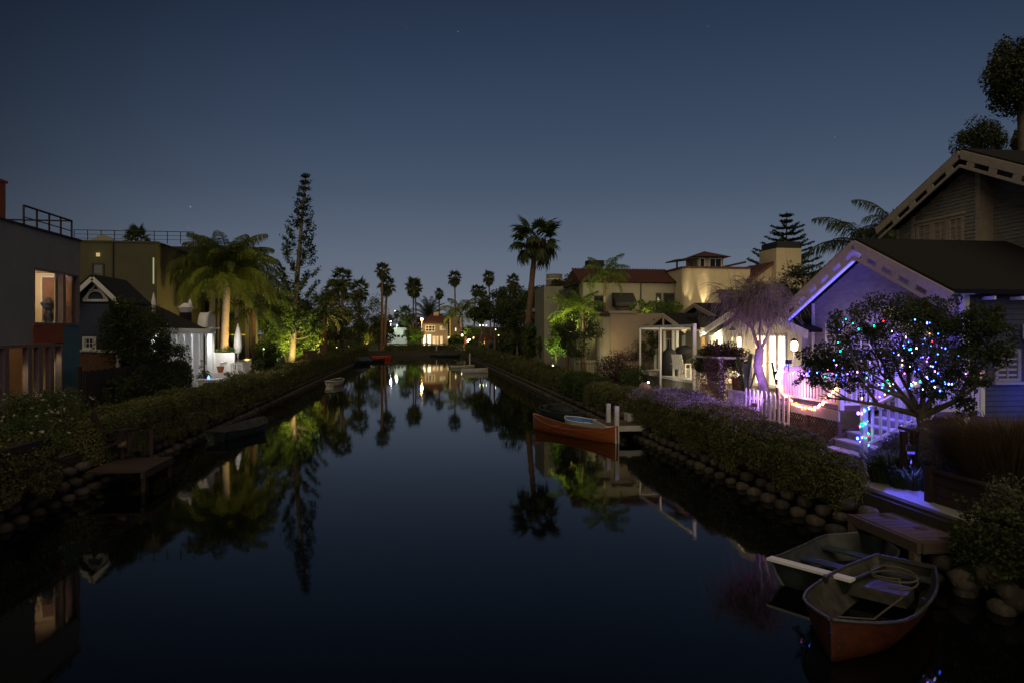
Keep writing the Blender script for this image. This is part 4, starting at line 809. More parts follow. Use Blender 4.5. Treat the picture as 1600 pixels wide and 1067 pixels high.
bl = obj('blue_lit_door', MB().box(16.25, 17.2, YA-hw-.06, YA-hw-.035, 1.95, 3.4), emat('blue_door_glow', (.01,.03,.6), .3), t); obj('door_frame', MB().box(16.12, 16.24, YA-hw-.09, YA-hw, 1.9, 3.55).box(16.12, 17.4, YA-hw-.089, YA-hw, 3.41, 3.54), M['purplesid'], bl)  # door panel glows to stand for blue light falling on it
# porch gable peeping over the tree
obj('porch_gable', MB().prism('x', [(16.4,3.9), (18.6,3.9), (17.5,4.75)], 12.6, HX), M['white'], t)
obj('porch_post', MB().box(12.55, 12.68, 16.45, 16.58, 1.97, 3.9).box(12.55, 12.68, 18.45, 18.58, 1.97, 3.9), M['white'], t)
obj('porch_fretwork', MB().beam((12.55,17.5,4.83), (12.55,16.2,3.85), .05, .2).beam((12.549,17.5,4.83), (12.549,18.8,3.85), .05, .2), M['trim'], t)
# upper storey
UX = 18.0; UA = 19.85; UZ = 9.85; us = .465; uh = 3.75; uz = lambda dy: UZ-.2-us*abs(dy)
obj('upper_wall', MB().prism('x', [(UA,6.0), (UA+uh,6.0), (UA+uh,uz(uh)), (UA,uz(0))], UX, 28), M['shingle'], t)
obj('upper_wall', MB().prism('x', [(UA-7,6.0), (UA-.01,6.0), (UA-.01,uz(.01)), (UA-7,uz(7))], UX+.45, 28), M['shingle'], t, label='recessed right half of the upper wall')
obj('upper_siding', siding('x', UX, -1, lambda z: (UA, UA+max(0, min(uh, (uz(0)-z)/us))), 6.9, uz(0), .12, .03), M['shingle'], t, kind='stuff')
obj('upper_siding', siding('x', UX+.45, -1, lambda z: (UA-max(0, min(7, (uz(0)-z)/us)), UA-.01), 6.6, uz(0), .12, .03), M['shingle'], t, kind='stuff')
obj('corner_board', MB().box(UX-.06, UX+.46, UA-.1, UA+.08, 6.2, uz(0)+.05), M['trim'], t); obj('corner_board', MB().box(UX-.05, UX+.1, UA+uh-.9, UA+uh-.75, 6.5, uz(uh-.8)), M['trim'], t); obj('corner_board', MB().box(UX-.04, UX+.1, UA+uh-.08, UA+uh+.05, 6.5, uz(uh)), M['trim'], t)
for s_, ln in ((1, 4.05), (-1, 7.5)):
    r_ = obj('roof', slab('x', UX-.65, 30, (UA+s_*ln, UZ-us*ln), (UA, UZ), .12), M['roofdark'], t, label='roof of the upper storey'); m = MB()
    obj('bargeboard', MB().beam((UX-.68, UA, UZ-.08), (UX-.68, UA+s_*ln, UZ-us*ln-.08), .06, .26), M['trim'], r_)
    m.beam((UX-.68, UA, UZ-.45), (UX-.68, UA+s_*ln, UZ-us*ln-.45), .05, .09)
    for k in range(int(ln/.85)):
        y = .3+k*.85; m.beam((UX-.68, UA+s_*y, UZ-us*y-.3), (UX-.68, UA+s_*(y+.28), UZ-us*(y+.28)-.3), .045, .22)
    obj('bargeboard_fretwork', m, M['trim'], r_)
wy = [YX(p, UX) for p in (1434, 1458, 1483, 1507)]
for k in range(3):
    window(t, 'x', UX, -1, wy[k+1]+.0, wy[k]-.0, 6.6, 7.95+.0, 2, 1, M['trim'], M['curtain'], fr=.1, top=.35, sill=False)
obj('window_head', MB().box(UX-.1, UX, wy[3]-.06, wy[0]+.06, 7.955, 8.06), M['trim'], t)
obj('flat_roof_wing', MB().box(15.6, 23, 15.0, YA-hw-.1, 3.86, 4.24), M['greywhite'], t)
# ---- deck with railing and steps
t = DK = thing('deck', 'raised wooden deck with white picket railing wrapped in coloured lights', 'deck', (12.6, 17.5, GZ))
DZ = 1.97; DX = 11.2; D0, D1 = 15.2, 20.1; DS = 16.95        # front edge x, y range, stairs between D0 and DS
for k in range(20): obj('deck_board', MB().box(DX+(1.2 if k < 7 else 0), HX, D0+k*.245, D0+k*.245+.235, DZ-.035, DZ-.002*(k % 2)), M['wood'], t)
obj('skirt_board', MB().box(DX-.03, DX+.02, DS, D1+.03, DZ-.32, DZ-.04).box(DX+.02, HX, D1, D1+.05, DZ-.32, DZ-.04), M['greywhite'], t)
m = MB(); 
for k in range(26):
    y = DS+k*.13
    m.beam((DX+.02, y, GZ+.02), (DX+.02, min(D1, y+.75), GZ+.02+min(.75, D1-y)), .012, .035); m.beam((DX+.034, y, GZ+.78), (DX+.034, min(D1, y+.75), GZ+.78-min(.75, D1-y)), .012, .035)
obj('lattice', m, M['wood'], t, kind='stuff')
for y in (DS, 18.5, D1): obj('deck_post', MB().box(DX-.09, DX+.03, y-.06, y+.06, GZ, DZ-.33), M['wood'], t)
RT = DZ+1.0
def rail(a, b_, n_, z0=DZ, z1=DZ, posts=(1, 1)):
    a, b_ = Vector((a[0], a[1], z0)), Vector((b_[0], b_[1], z1)); u = (b_-a)
    obj('top_rail', MB().beam(a+Vector((0,0,1.0)), b_+Vector((0,0,1.0)), .11, .05), M['white'], t); obj('bottom_rail', MB().beam(a+Vector((0,0,.14)), b_+Vector((0,0,.14)), .05, .06), M['white'], t)
    for k in range(1, n_):
        p = a+u*k/n_; obj('baluster', MB().box(p.x-.02, p.x+.02, p.y-.034, p.y+.034, p.z+.17, p.z+.975), M['white'], t)
    for q, on in ((a, posts[0]), (b_, posts[1])):
        if on: obj('rail_post', MB().box(q.x-.055, q.x+.055, q.y-.055, q.y+.055, q.z-.02, q.z+1.09).box(q.x-.075, q.x+.075, q.y-.075, q.y+.075, q.z+1.09, q.z+1.12), M['white'], t)
rail((DX+.05, D1-.05), (DX+.05, DS), 20); rail((DX+.05, D1-.05), (HX-.1, D1-.05), 16, posts=(0, 1)); rail((DX+.05, DS), (DX+1.2, DS), 8, posts=(0, 1))
rail((DX+1.25, D0), (HX-.15, D0), 11)
SX1, SX0 = DX+1.2, DX-.55
for k in range(5):
    x = SX1-.35*k-.35; z = DZ-.19*(k+1)
    obj('stair_tread', MB().box(x, x+.4, D0+.03, DS-.08, z-.04, z), M['greywhite'], t); obj('riser', MB().box(x+.36, x+.385, D0+.05, DS-.1, z, z+.15), M['purplesid'], t)
for y in (D0, DS-.05): obj('stringer', MB().beam((SX1, y, DZ-.16), (SX0-.1, y, GZ+.05), .05, .16), M['wood'], t)
rail((SX0+.05, D0), (SX1, D0), 8, GZ+.3, DZ-.05, posts=(1, 1))
obj('lit_stair_post', MB().box(SX0-.02, SX0+.09, D0-.06, D0+.06, GZ, GZ+1.5), M['white'], t, label='foot post of the stair rail wound with lights')
# ---- coloured light strings
BC = {'red': (1,.02,.03), 'green': (.0,.7,.25), 'blue': (.03,.1,1), 'amber': (1,.35,.03), 'pink': (1,.1,.45), 'warm': (1,.45,.2), 'violet': (.35,.12,1), 'white': (.8,.7,1), 'orange': (1,.14,.02)}
BM = {k: emat(k+'_bulb', v, {'blue': 32, 'violet': 26, 'warm': 26, 'white': 14}.get(k, 17)) for k, v in BC.items()}
BME = {}
def bulbs(label, pts, cols, r=.0165, jit=.03, wire=True, name='light_string'):
    t = thing(name, label, 'string lights', tuple(pts[0]), 0, 'coloured light strings on the deck and tree'); P0 = Vector(pts[0])
    if wire: obj('wire', MB().tube(pts, .006, 4, cap=False), M['bulbwire'], t)
    for p in pts:
        c = random.choice(cols); key = (c, r)
        if key not in BME:
            b0 = MB().ball((0,0,0), (r,r,r*1.25), 6, 4); me = bpy.data.meshes.new('bulb'); me.from_pydata(b0.v, [], b0.f); me.materials.append(BM[c]); BME[key] = me
        o = bpy.data.objects.new('bulb', BME[key]); COL.objects.link(o); o.parent = t; o.location = Vector(p)-P0+Vector((random.uniform(-jit,jit), random.uniform(-jit,jit), random.uniform(-jit,jit)))
        s = random.choice((.5,.65,.8,1,1.3)); o.scale = (s,s,s)
    return t
def along(pl, step, sag=0):
    out = []
    for a, b_ in zip(pl[:-1], pl[1:]):
        a, b_ = Vector(a), Vector(b_); n_ = max(1, int((b_-a).length/step))
        for k in range(n_): f = k/n_; q = a.lerp(b_, f); q.z -= sag*4*f*(1-f); out.append(q)
    out.append(Vector(pl[-1])); return out
mix_ = ['blue', 'blue', 'green', 'violet', 'pink', 'amber', 'blue', 'red', 'warm']
bulbs('blue and green bulbs hanging along the top rail of the deck', along([(DX-.03, D1, RT-.1), (DX-.03, 19.0, RT-.12), (DX-.03, 17.9, RT-.1), (DX-.03, DS, RT-.08)], .085, .05), ['blue', 'blue', 'green', 'violet', 'warm', 'pink'])
sw = [(DX-.05, D1-.02, RT-.25), (DX-.05, D1-.1, DZ+.38), (DX-.05, 19.6, DZ+.12), (DX-.05, 19.1, DZ-.06), (DX-.05, 18.6, DZ-.16), (DX-.05, 18.1, DZ-.1), (DX-.05, 17.7, DZ+.06), (DX-.05, 17.35, DZ+.3), (DX-.05, 17.05, DZ+.55)]
bulbs('warm white and orange rope of bulbs sagging across the deck front', along(sw, .05), ['warm', 'orange', 'warm', 'amber', 'pink', 'warm'], r=.024)
bulbs('bulbs along the top rail at the head of the steps', along([(DX, DS-.05, RT), (DX+1.2, DS-.05, RT)], .12), mix_)
sp = [(SX0+.03+.1*math.cos(k*.9), D0+.1*math.sin(k*.9), GZ+.45+k*.045) for k in range(26)]
bulbs('thick spiral of coloured bulbs round the foot post of the steps', [Vector(p) for p in sp], mix_+['warm', 'green', 'blue'], r=.024)
bulbs('bulbs on the sloping hand rail of the steps', along([(SX0, D0-.07, GZ+1.5), (SX1, D0-.07, DZ+.98)], .14), mix_)
bulbs('bulbs on the deck rail beside the house', along([(DX+1.25, D0-.08, RT+.02), (HX-.2, D0-.08, RT+.02)], .2), mix_)
bulbs('bulbs along the far end rail of the deck', along([(DX+.05, D1+.05, RT), (HX-.1, D1+.05, RT)], .16), ['blue', 'violet', 'pink', 'green'])
for k, (a, w_, c, dy) in enumerate((((12.6,18.6,3.4), 36, (.27,.16,1), 0), ((12.0,16.2,2.9), 60, (.15,.08,1), 0), ((10.9,18.6,2.35), 40, (1,.35,.5), 0), ((10.95,19.4,2.7), 26, (.5,.2,1), 0), ((11.3,15.9,2.9), 60, (.2,.12,1), 0), ((15.6,15.3,2.4), 12, (.05,.1,1), 0), ((12.6,14.0,3.4), 14, (.12,.16,1), 0), ((11.4,16.4,3.5), 14, (.2,.15,1), 0))):
    point(a, w_, c, .25)
up((10.6, 14.3, 2.4), 40, (.12,.12,1), .1, (.35,.2,-1), 140)
# blue flood lamps
def flood(label, loc, d, pw, col, ang=95):
    t = thing('flood_lamp', label, 'lamp', loc); x, y, z = loc; v = Vector(d).normalized()
    obj('housing', MB().obox((x,y,z), (.12,.16,.12), math.atan2(v.y, v.x)), M['darkmetal'], t); obj('lens', MB().obox((x+v.x*.07, y+v.y*.07, z+v.z*.07), (.01,.13,.09), math.atan2(v.y, v.x)), emat('blue_flood_lens', col, 1), t)
    obj('stake', MB().tube([(x,y,z-.3), (x,y,z-.05)], .015, 5), M['darkmetal'], t); point((x+v.x*.24, y+v.y*.24, z+v.z*.24), pw, col, .05, spot=(d, ang))
flood('small blue flood lamp at the foot of the deck lighting the path', (9.62, 12.25, 1.75), (-.05,-.1,-1), 95, (.1,.09,1), 135)
flood('violet flood lamp at the deck corner aimed at the bare tree and fence', (10.5, 20.3, 1.75), (.12,.9,.3), 170, (.45,.18,1), 120)
flood('blue flood lamp under the tree aimed at the gable', (12.2, 19.2, 2.3), (.55,.25,1), 130, (.32,.25,1), 120)
point((11.3, 20.9, 2.9), 14, (.45,.2,1), .1)
flood('added violet flood lamp on the deck rail brightening the lavender', (11.15, 19.4, 3.15), (-.3,.9,-.42), 420, (.4,.2,1), 100)  # lamp added to spread the deck's violet light over the lavender
# ---- tree with light strings
x, y = at(1446, 14.5); LT = thing('lit_tree', 'evergreen tree hung with coloured lights in front of the deck', 'tree', (x, y, GZ)); m = MB(); tips = []
m.tube([(x,y,GZ-.1), (x+.03,y,1.8), (x,y+.1,2.3)], [.17,.14,.13], 8, cap=False)
V0 = Vector((x, y+.1, 2.25))
for dx_, dy_, dz_, L_ in ((-1,.5,.28,1.4), (-.5,.9,.9,1.2), (.25,.3,1,1.2), (.95,-.3,.45,1.3), (.1,.9,.8,1.1), (-.9,-.1,.6,1.1), (1.0,.5,.7,1.2)):
    limbs(m, V0, (dx_,dy_,dz_), L_*.62, .075, 3, tips, .6, .1)
obj('trunk', m, M['trunk'], LT, smooth=True)
cc = []
for px, py, d, rx, rz_ in ((1330,520,15.4,.85,.62), (1300,548,15.6,.7,.55), (1372,500,15,.9,.7), (1430,505,14.6,1.0,.8), (1480,520,14.2,.95,.75), (1520,500,13.8,.75,.6), (1400,560,14.8,.9,.5), (1345,570,15.3,.75,.42), (1460,570,14.2,.8,.55), (1515,560,13.8,.6,.5), (1285,572,15.9,.45,.35), (1555,525,13.5,.5,.5), (1420,480,14.6,.7,.4), (1300,592,15.4,.5,.28), (1350,600,15,.55,.25), (1480,600,13.9,.6,.4), (1450,620,14,.35,.3), (1505,635,13.8,.3,.3), (1525,590,13.6,.35,.35), (1560,550,13.5,.4,.3), (1545,500,13.8,.5,.35), (1262,590,15.8,.35,.25), (1270,560,15.8,.4,.35)):
    cc.append((P(px, py, d), rx, rz_))
VV = []; QQ = []; nv = 0
for c, rx, rz_ in cc:
    V, Q = blobleaves(tuple(c), (rx, rx, rz_), 20, int(2100*rx*rz_/.6)+240, .068, .29, .9, hollow=.15, asp=.5); VV.append(V); QQ.append(Q+nv); nv += len(V)
npobj('crown', np.concatenate(VV), np.concatenate(QQ), M['leafdk'], LT)
def cpt(i, k=1.0):
    c, rx, rz_ = cc[i]; a = random.uniform(0, 2*PI); return c+Vector((math.cos(a)*rx*.9*k, -abs(math.sin(a))*rx*.95*k, random.uniform(-.8,.8)*rz_))
mixt = ['blue', 'violet', 'blue', 'blue', 'green', 'red', 'amber', 'violet', 'blue', 'pink', 'violet', 'blue']
sA = along([P(1308,498,14.8), P(1312,515,14.7), P(1306,535,14.7), P(1303,560,14.8), P(1302,570,14.9)], .16); bulbs('string of coloured bulbs down the left side of the tree crown', sA, ['green','blue','green','blue','violet'], r=.012, jit=.1)
sB = along([P(1325,502,14.3), P(1333,506,14.2), P(1345,512,14.2), P(1365,506,14.0), P(1383,504,13.8)], .2); bulbs('red and green bulbs across the top left of the tree', sB, ['red','green','violet','blue','amber'], r=.012, jit=.08)
sC = along([P(1434,495,13.3), P(1456,505,13.2), P(1457,530,13.1), P(1449,545,13.1), P(1450,560,13.1), P(1456,580,13.1)], .13); bulbs('bulbs running down the trunk side of the tree crown', sC, mixt+['amber','amber'], r=.012, jit=.06)
sD = along([P(1410,541,13.5), P(1425,540,13.4), P(1402,556,13.6), P(1404,575,13.5), P(1418,584,13.4), P(1432,585,13.3)], .13); bulbs('bulbs looped through the middle of the tree crown', sD, mixt, r=.012, jit=.07)
sE = along([P(1376,598,14), P(1392,594,13.8), P(1398,602,13.7), P(1386,606,13.9), P(1370,604,14)], .09); bulbs('tight cluster of red and amber bulbs under the tree crown', sE, ['red','amber','green','amber','red'], r=.012, jit=.05)
sF = along([P(1255,575,15.8), P(1280,578,15.5), P(1310,582,15), P(1340,580,14.8), P(1352,590,14.6)], .14); bulbs('blue bulbs along the underside of the left branches', sF, ['blue','green','blue','violet','pink'], r=.012, jit=.06)
sG = along([P(1468,505,13.2), P(1480,530,13), P(1470,560,13), P(1486,590,12.9), P(1475,610,13)], .22); bulbs('blue bulbs on the right side of the tree crown', sG, ['blue','blue','violet'], r=.012, jit=.15)
sH = along([P(1392,520,14.2), P(1440,535,14.0), P(1400,560,14.1), P(1462,575,13.9), P(1410,595,14.0), P(1478,605,13.7), P(1440,560,13.8), P(1490,545,13.7)], .11); bulbs('mass of tiny blue bulbs wound deep inside the tree crown', sH, ['blue','blue','violet','blue','white'], r=.011, jit=.14)
for q_ in (P(1440,570,14.5), P(1475,600,14.3), P(1350,560,15.6)): up(q_, 12, (.12,.12,1), .1)
# bare tree and picket fence
x, y = at(1197, 23.2); t = thing('bare_tree', 'leafless weeping tree with drooping twigs lit purple beside the picket fence', 'tree', (x, y, GZ)); m = MB(); tips = []
m.tube([(x+.1,y,GZ-.1), (x,y,1.9), (x-.3,y,2.9), (x-.22,y,3.5)], [.2,.17,.15,.15], 8, cap=False)
for a in range(6):
    an = a*1.05; limbs(m, (x-.22,y,3.4), (math.cos(an)*.5, math.sin(an)*.5, 1.0), .8, .06, 3, tips, .75, .14)
obj('trunk', m, M['twig'], t, smooth=True); tw = MB()
tips += [p.lerp(Vector((x-.2,y,3.9)), random.uniform(.15,.6)) for p in tips for _ in range(1)]
for p in tips:
    for k in range(random.randint(4,7)):
        q = p.copy(); d = Vector((random.uniform(-1,1), random.uniform(-1,1), random.uniform(-.1,1.0))).normalized(); pts = [q.copy()]; ns = random.randint(4,9); g_ = random.uniform(.2,.55)
        for s_ in range(ns): q = q+d*random.uniform(.09,.24); d = (d+Vector((random.uniform(-.25,.25),random.uniform(-.25,.25),-g_))).normalized(); pts.append(q.copy())
        tw.tube(pts, [.012*(1-.7*i_/ns) for i_ in range(ns+1)], 3, cap=False)
for k in range(9):
    a = Vector((x-.3+random.uniform(-.9,.9), y+random.uniform(-.5,.5), 4.4)); tw.tube([a, a+Vector((random.uniform(-.25,.25),0,.9)), a+Vector((random.uniform(-.4,.4),0,1.9+random.uniform(-.5,.5)))], [.014,.009,.003], 3, cap=False)
obj('twigs', tw, M['twig'], t)
t = thing('picket_fence', 'white picket fence lit purple between the lavender hedge and the deck', 'fence', (11.1, 22.3, GZ))
yf0, yf1 = YX(1166, 11.1), YX(1232, 11.1)
n_ = 10
for k in range(n_+1):
    y = yf0+(yf1-yf0)*k/n_; obj('picket', MB().prism('x', [(y-.055,GZ+.05), (y+.055,GZ+.05), (y+.055,2.05), (y,2.15), (y-.055,2.05)], 11.08, 11.105), M['white'], t)
obj('rail', MB().box(11.106, 11.15, yf1, yf0, 1.2, 1.28).box(11.106, 11.15, yf1, yf0, 1.8, 1.88), M['white'], t)
t = thing('wire_gate', 'fine vertical rod fence left of the white picket fence', 'fence', (11.2, 25.4, GZ)); yg0, yg1 = YX(1138, 11.2), YX(1164, 11.2)
for k in range(15): obj('rod', MB().box(11.19, 11.205, yg0+(yg1-yg0)*k/14-.008, yg0+(yg1-yg0)*k/14+.008, GZ, 2.0), M['greywhite'], t)
obj('rail', MB().box(11.17, 11.188, yg1, yg0, 1.92, 1.97), M['greywhite'], t)
# ---- white cottage with lit windows
t = thing('white_cottage', 'low white gabled cottage with brightly lit windows behind the bare tree', 'cottage', (16, 27.5, GZ))
CX = 14.0; c0, c1 = YX(1258,CX)+.2, YX(1110,CX); cy_ = YX(1190,CX)+.2; ce, ca = 4.2, 5.25; wz = lambda dy: ca-.1-(ca-ce)/3.9*abs(dy)
obj('wall', MB().prism('x', [(c0,GZ), (c1,GZ), (c1,wz(c1-cy_)), (cy_,wz(0)), (c0,wz(c0-cy_))], CX, 22), M['white'], t)
obj('board_and_batten', siding('x', CX, -1, lambda z: (cy_-min(cy_-c0, max(0,(wz(0)-z)/((ca-ce)/3.9))), cy_+min(c1-cy_, max(0,(wz(0)-z)/((ca-ce)/3.9)))), 1.0, wz(0), .2, .015), M['white'], t, kind='stuff')
for s_ in (-1, 1):
    r_ = obj('roof', slab('x', CX-.6, 22, (cy_+s_*4.5, ca-(ca-ce)/3.9*4.5), (cy_, ca), .1), M['roofdark'], t); obj('bargeboard', MB().beam((CX-.62, cy_, ca-.06), (CX-.62, cy_+s_*4.55, ca-.06-(ca-ce)/3.9*4.55), .06, .28), M['white'], r_)
obj('gable_vent', MB().box(CX-.05, CX-.02, cy_-.3, cy_+.3, 4.5, 4.52).box(CX-.05, CX-.02, cy_-.3, cy_+.3, 4.6, 4.62).box(CX-.05, CX-.02, cy_-.3, cy_+.3, 4.7, 4.72), M['greywhite'], t)
WW = litwin('bright_room', (1,.55,.22), (1,.86,.6), 6); WD = litwin('dim_room', (.25,.3,.08), (1,.8,.35), 2.5)
for p0, p1, z0, z1, nx, mt_ in ((1122,1131,2.6,3.9,1,WW), (1143,1149,2.2,3.9,1,WD), (1152,1161,2.0,3.9,1,WW), (1181,1200,1.9,3.95,3,WW), (1203,1215,1.9,3.95,2,WW), (1217,1230,1.9,3.95,2,WW)):
    window(t, 'x', CX, -1, YX(p1,CX), YX(p0,CX), z0, z1, nx, 1, M['white'], mt_, fr=.07, bar=.05)
for px in (1144, 1236):
    y = YX(px, CX-.25); o = obj('wall_lamp', MB().lathe([(.02,.16), (.05,.1), (.2,0), (.19,-.01)], (CX-.25, y, 4.15), 10), M['darkmetal'], t); obj('lamp_arm', MB().tube([(CX-.25,y,4.3), (CX-.2,y,4.42), (CX,y,4.3)], .015, 5), M['darkmetal'], o)
point((CX-1.0, YX(1190,CX), 3.0), 50, (1,.7,.36), .2); point((CX-1.0, YX(1155,CX), 2.8), 50, (1,.72,.36), .2); point((CX-.9, YX(1222,CX), 2.9), 30, (1,.72,.4), .2)
x, y = at(1241, 22.6); z = zz(541, 22.6); t = thing('post_lantern', 'bright white lantern on a post right of the lit windows', 'lantern', (x, y, GZ))
obj('glass', MB().lathe([(.05,-.14), (.1,-.1), (.12,.1), (.05,.17)], (x,y,z), 8), emat('lantern_glow', (1,.8,.5), 14), t); obj('pole', MB().tube([(x,y,GZ), (x,y,z-.2)], .03, 6), M['greywhite'], t); obj('cap', MB().lathe([(.14,.17), (.05,.24), (.01,.27)], (x,y,z), 8), M['darkmetal'], t); point((x-.3, y-.25, z), 22, (1,.78,.45), .1)
x, y = at(1163, 25.5)
t = thing('potted_plant', 'spiky leaved plant in a terracotta planter left of the lit cottage windows', 'potted plant', (*at(1158, 26.5), 1.6)); x, y = at(1158, 26.5)
obj('pot', MB().lathe([(.3,0), (.36,.75), (.4,.75), (.4,.82), (.32,.82)], (x,y,1.5), 14), M['terracotta'], t); obj('plinth', MB().box(x-.35,x+.35,y-.35,y+.35,GZ,1.495), M['stuccopink'], t)
V, Q = blobleaves((x,y,2.75), (.35,.35,.45), 8, 600, .16, .4, asp=.2); npobj('leaves', V, Q, M['leafgrey'], t)
m0 = MB()
for k in range(11):
    a = k*.571; m0.quad((x,y,2.2), (x+math.cos(a)*.2-.05*math.sin(a), y+math.sin(a)*.2, 2.8), (x+math.cos(a)*.55, y+math.sin(a)*.5, 3.3+random.uniform(-.3,.4)), (x+math.cos(a)*.2+.05*math.sin(a), y+math.sin(a)*.2+.03, 2.8))
for px, d, s_, lab in ((1165, 24.2, 1.0, 'banana leaved plant left of the bare tree'), (1218, 23.4, .8, 'broad leaved plant right of the bare tree trunk')):
    x, y = at(px, d); t = thing('banana_plant', lab, 'plant', (x, y, GZ))
    for k in range(9):
        a = k*2.4; r_ = .5*s_*(.5+.5*random.random()); h_ = (1.5+random.uniform(-.5,.5))*s_+.6; mm = MB(); c, s2 = math.cos(a), math.sin(a); wv = .085*s_
        pr = [(x,y,GZ), (x+c*r_*.3, y+s2*r_*.3, GZ+h_*.6), (x+c*r_*.8, y+s2*r_*.8, GZ+h_), (x+c*r_*1.5, y+s2*r_*1.5, GZ+h_*.98)]
        ws = [.03, .05, wv, .03]
        for i in range(3): mm.quad(*[(pr[j][0]-s2*ws[j]*q, pr[j][1]+c*ws[j]*q, pr[j][2]) for j, q in ((i,1), (i,-1), (i+1,-1), (i+1,1))])
        obj('leaf', mm, M['leafmid'], t)
# ---- vine arbour
t = thing('vine_arbour', 'white post arbour smothered in dry brown climbing vine', 'arbour', (11.5, 24.9, GZ))
ax = [(YX(1088, 11.2), 11.2), (YX(1098, 11.2)-.3, 11.2), (YX(1122,11.2), 11.2), (YX(1140,11.2), 11.2)]
for k, y in enumerate((26.4, 24.3)):
    for x in (11.25, 12.4): obj('post', MB().box(x-.06,x+.06,y-.06,y+.06,GZ,3.05), M['white'], t)
obj('crossbar', MB().box(11.1,12.6,24.2,26.5,3.05,3.12), M['white'], t)
V, Q = blobleaves((11.8,25.3,3.15), (.9,1.5,.5), 34, 9000, .085, .4, .8, hollow=.2); npobj('foliage', V, Q, M['redleaf'], t)
V, Q = blobleaves((11.35,26.3,2.9), (.35,.5,.75), 10, 2400, .085, .45, 1.2, hollow=.2); npobj('foliage', V, Q, M['leafmid'], t, label='green leaves at the left end')
n_ = 5200; a = rng.integers(0, 6, n_); cx_ = np.array([11.2,11.15,11.3,11.9,11.4,11.2])[a]; cyy = np.array([24.1,24.6,25.3,24.3,26.3,25.0])[a]; hz = rng.uniform(0,1,n_)
Pn = np.stack([cx_+rng.normal(0,.12,n_), cyy+rng.normal(0,.17,n_), 3.1-hz*np.array([1.6,1.5,1.3,2.0,1.9,.9])[a]], 1); V, Q = leafquads(Pn, .1, np.tile([[-1.,-.4,0]], (n_,1)), .35, .7); npobj('hanging_vines', V, Q, M['wist'], t)
# ---- bungalow with gabled porch
t = thing('porch_bungalow', 'low white trimmed bungalow with small open porch gable and dark roof', 'house', (18, 38, GZ))
BX = 15.2; b0, b1 = YX(1125, BX), YX(998, BX)
obj('wall', MB().box(BX, 24, b0, b1+1, GZ, 4.2), M['stucco2'], t)
PG = 14.0; yg = YX(1036, PG); g0, g1 = YX(1072, PG), YX(1009, PG); hh = (g1-g0)/2; za = 5.1; ze = 4.2; sg = (za-ze)/hh
for s_ in (-1, 1):
    r_ = obj('porch_roof', slab('x', PG, 19, (yg+s_*(hh+.1), za-sg*(hh+.1)), (yg, za), .08), M['roofdark'], t); obj('bargeboard', MB().beam((PG-.03, yg, za-.05), (PG-.03, yg+s_*(hh+.15), za-.05-sg*(hh+.15)), .06, .22), M['trim'], r_)
obj('king_post', MB().box(PG-.03, PG+.05, yg-.05, yg+.05, ze+.03, za-.2).box(PG-.02, PG+.06, g0, g1, ze-.05, ze+.08), M['trim'], t)
for p in (1024, 1031, 1038, 1052, 1058): y = YX(p, PG+.1); obj('porch_post', MB().box(PG+.03, PG+.17, y-.07, y+.07, GZ, ze-.05), M['white'], t)
RX = 16.5; yr = YX(1085, RX); zr_ = zz(476, dX(1085, RX)); e1 = YX(1122, RX); e0 = YX(1062, RX)
for a, b_ in ((e1, zz(497, dX(1122,RX))), (e0, zz(492, dX(1062,RX)))):
    r_ = obj('roof', slab('x', RX, 26, (a, b_), (yr, zr_), .1), M['roofdark'], t); obj('bargeboard', MB().beam((RX-.03, yr, zr_-.05), (RX-.03, a, b_-.05), .06, .24), M['trim'], r_)
obj('rear_gable_wall', MB().prism('x', [(e1+.3,4.2), (e0-.3,4.2), (yr,zr_-.2)], RX+.2, RX+.4), M['stucco2'], t)
obj('eave', MB().prism('x', [(b0-.4,4.25), (b1+1,4.25), (b1+.5,4.9), (b0+.8,4.9)], BX-.3, 24), M['roofdark'], t); obj('fascia', MB().box(BX-.36, BX-.31, b0-.4, b1+1, 4.12, 4.3), M['trim'], t)
window(t, 'x', BX, -1, YX(1052,BX), YX(1042,BX), 1.0, 3.7, 2, 3, M['white'], M['glass']); window(t, 'x', BX, -1, YX(1104,BX), YX(1096,BX), 2.4, 3.9, 1, 1, M['trim'], litwin('amber_window', (.9,.35,.06), (1,.6,.2), .8)); window(t, 'x', BX, -1, YX(1071,BX), YX(1067,BX), 1.2, 3.9, 1, 1, M['white'], litwin('green_window', (.3,.35,.1), (.6,.6,.25), .35)); window(t, 'x', BX, -1, YX(1116,BX), YX(1109,BX), 2.2, 3.9, 1, 1, M['white'], M['glass'])
up((13.4, YX(1060,13.4), 3.9), 80, (1,.85,.5), .1, (1,.5,-.4), 160); up((13.3, YX(1100,13.3), 3.9), 70, (1,.85,.5), .1, (1,.5,-.4), 160)
t = thing('pergola_frame', 'bare white timber pergola frame standing behind the lavender hedge', 'pergola', (11.4, 30, GZ))
py_ = [YX(1085,11.3), YX(1032,11.3), YX(1000,11.3)]
for k, y in enumerate(py_): obj('post', MB().box(11.26-.03*(k==0), 11.34+.03*(k==0), y-.045, y+.045, GZ, 4.28+.12*(k==0)), M['white'], t)
obj('beam', MB().box(11.25,11.35,py_[0]-.1,py_[2]+.1,4.281,4.38), M['white'], t); obj('beam', MB().box(11.36,14.0,py_[2]-.05,py_[2]+.05,4.2,4.3), M['white'], t)
t = thing('patio_edge', 'pale raised patio with a curved edge beneath the pergola frame', 'patio', (12, 32, GZ))
obj('slab', MB().prism('z', [(11.6,27.5), (15,27.5), (15,36.5), (12.2,36.5), (11.7,34), (11.5,31)], GZ, 1.9), M['stucco2'], t); obj('coping', MB().prism('z', [(11.52,27.4), (15,27.4), (15,36.6), (12.1,36.6), (11.6,34), (11.42,31)], 1.9, 2.02), M['white'], t)
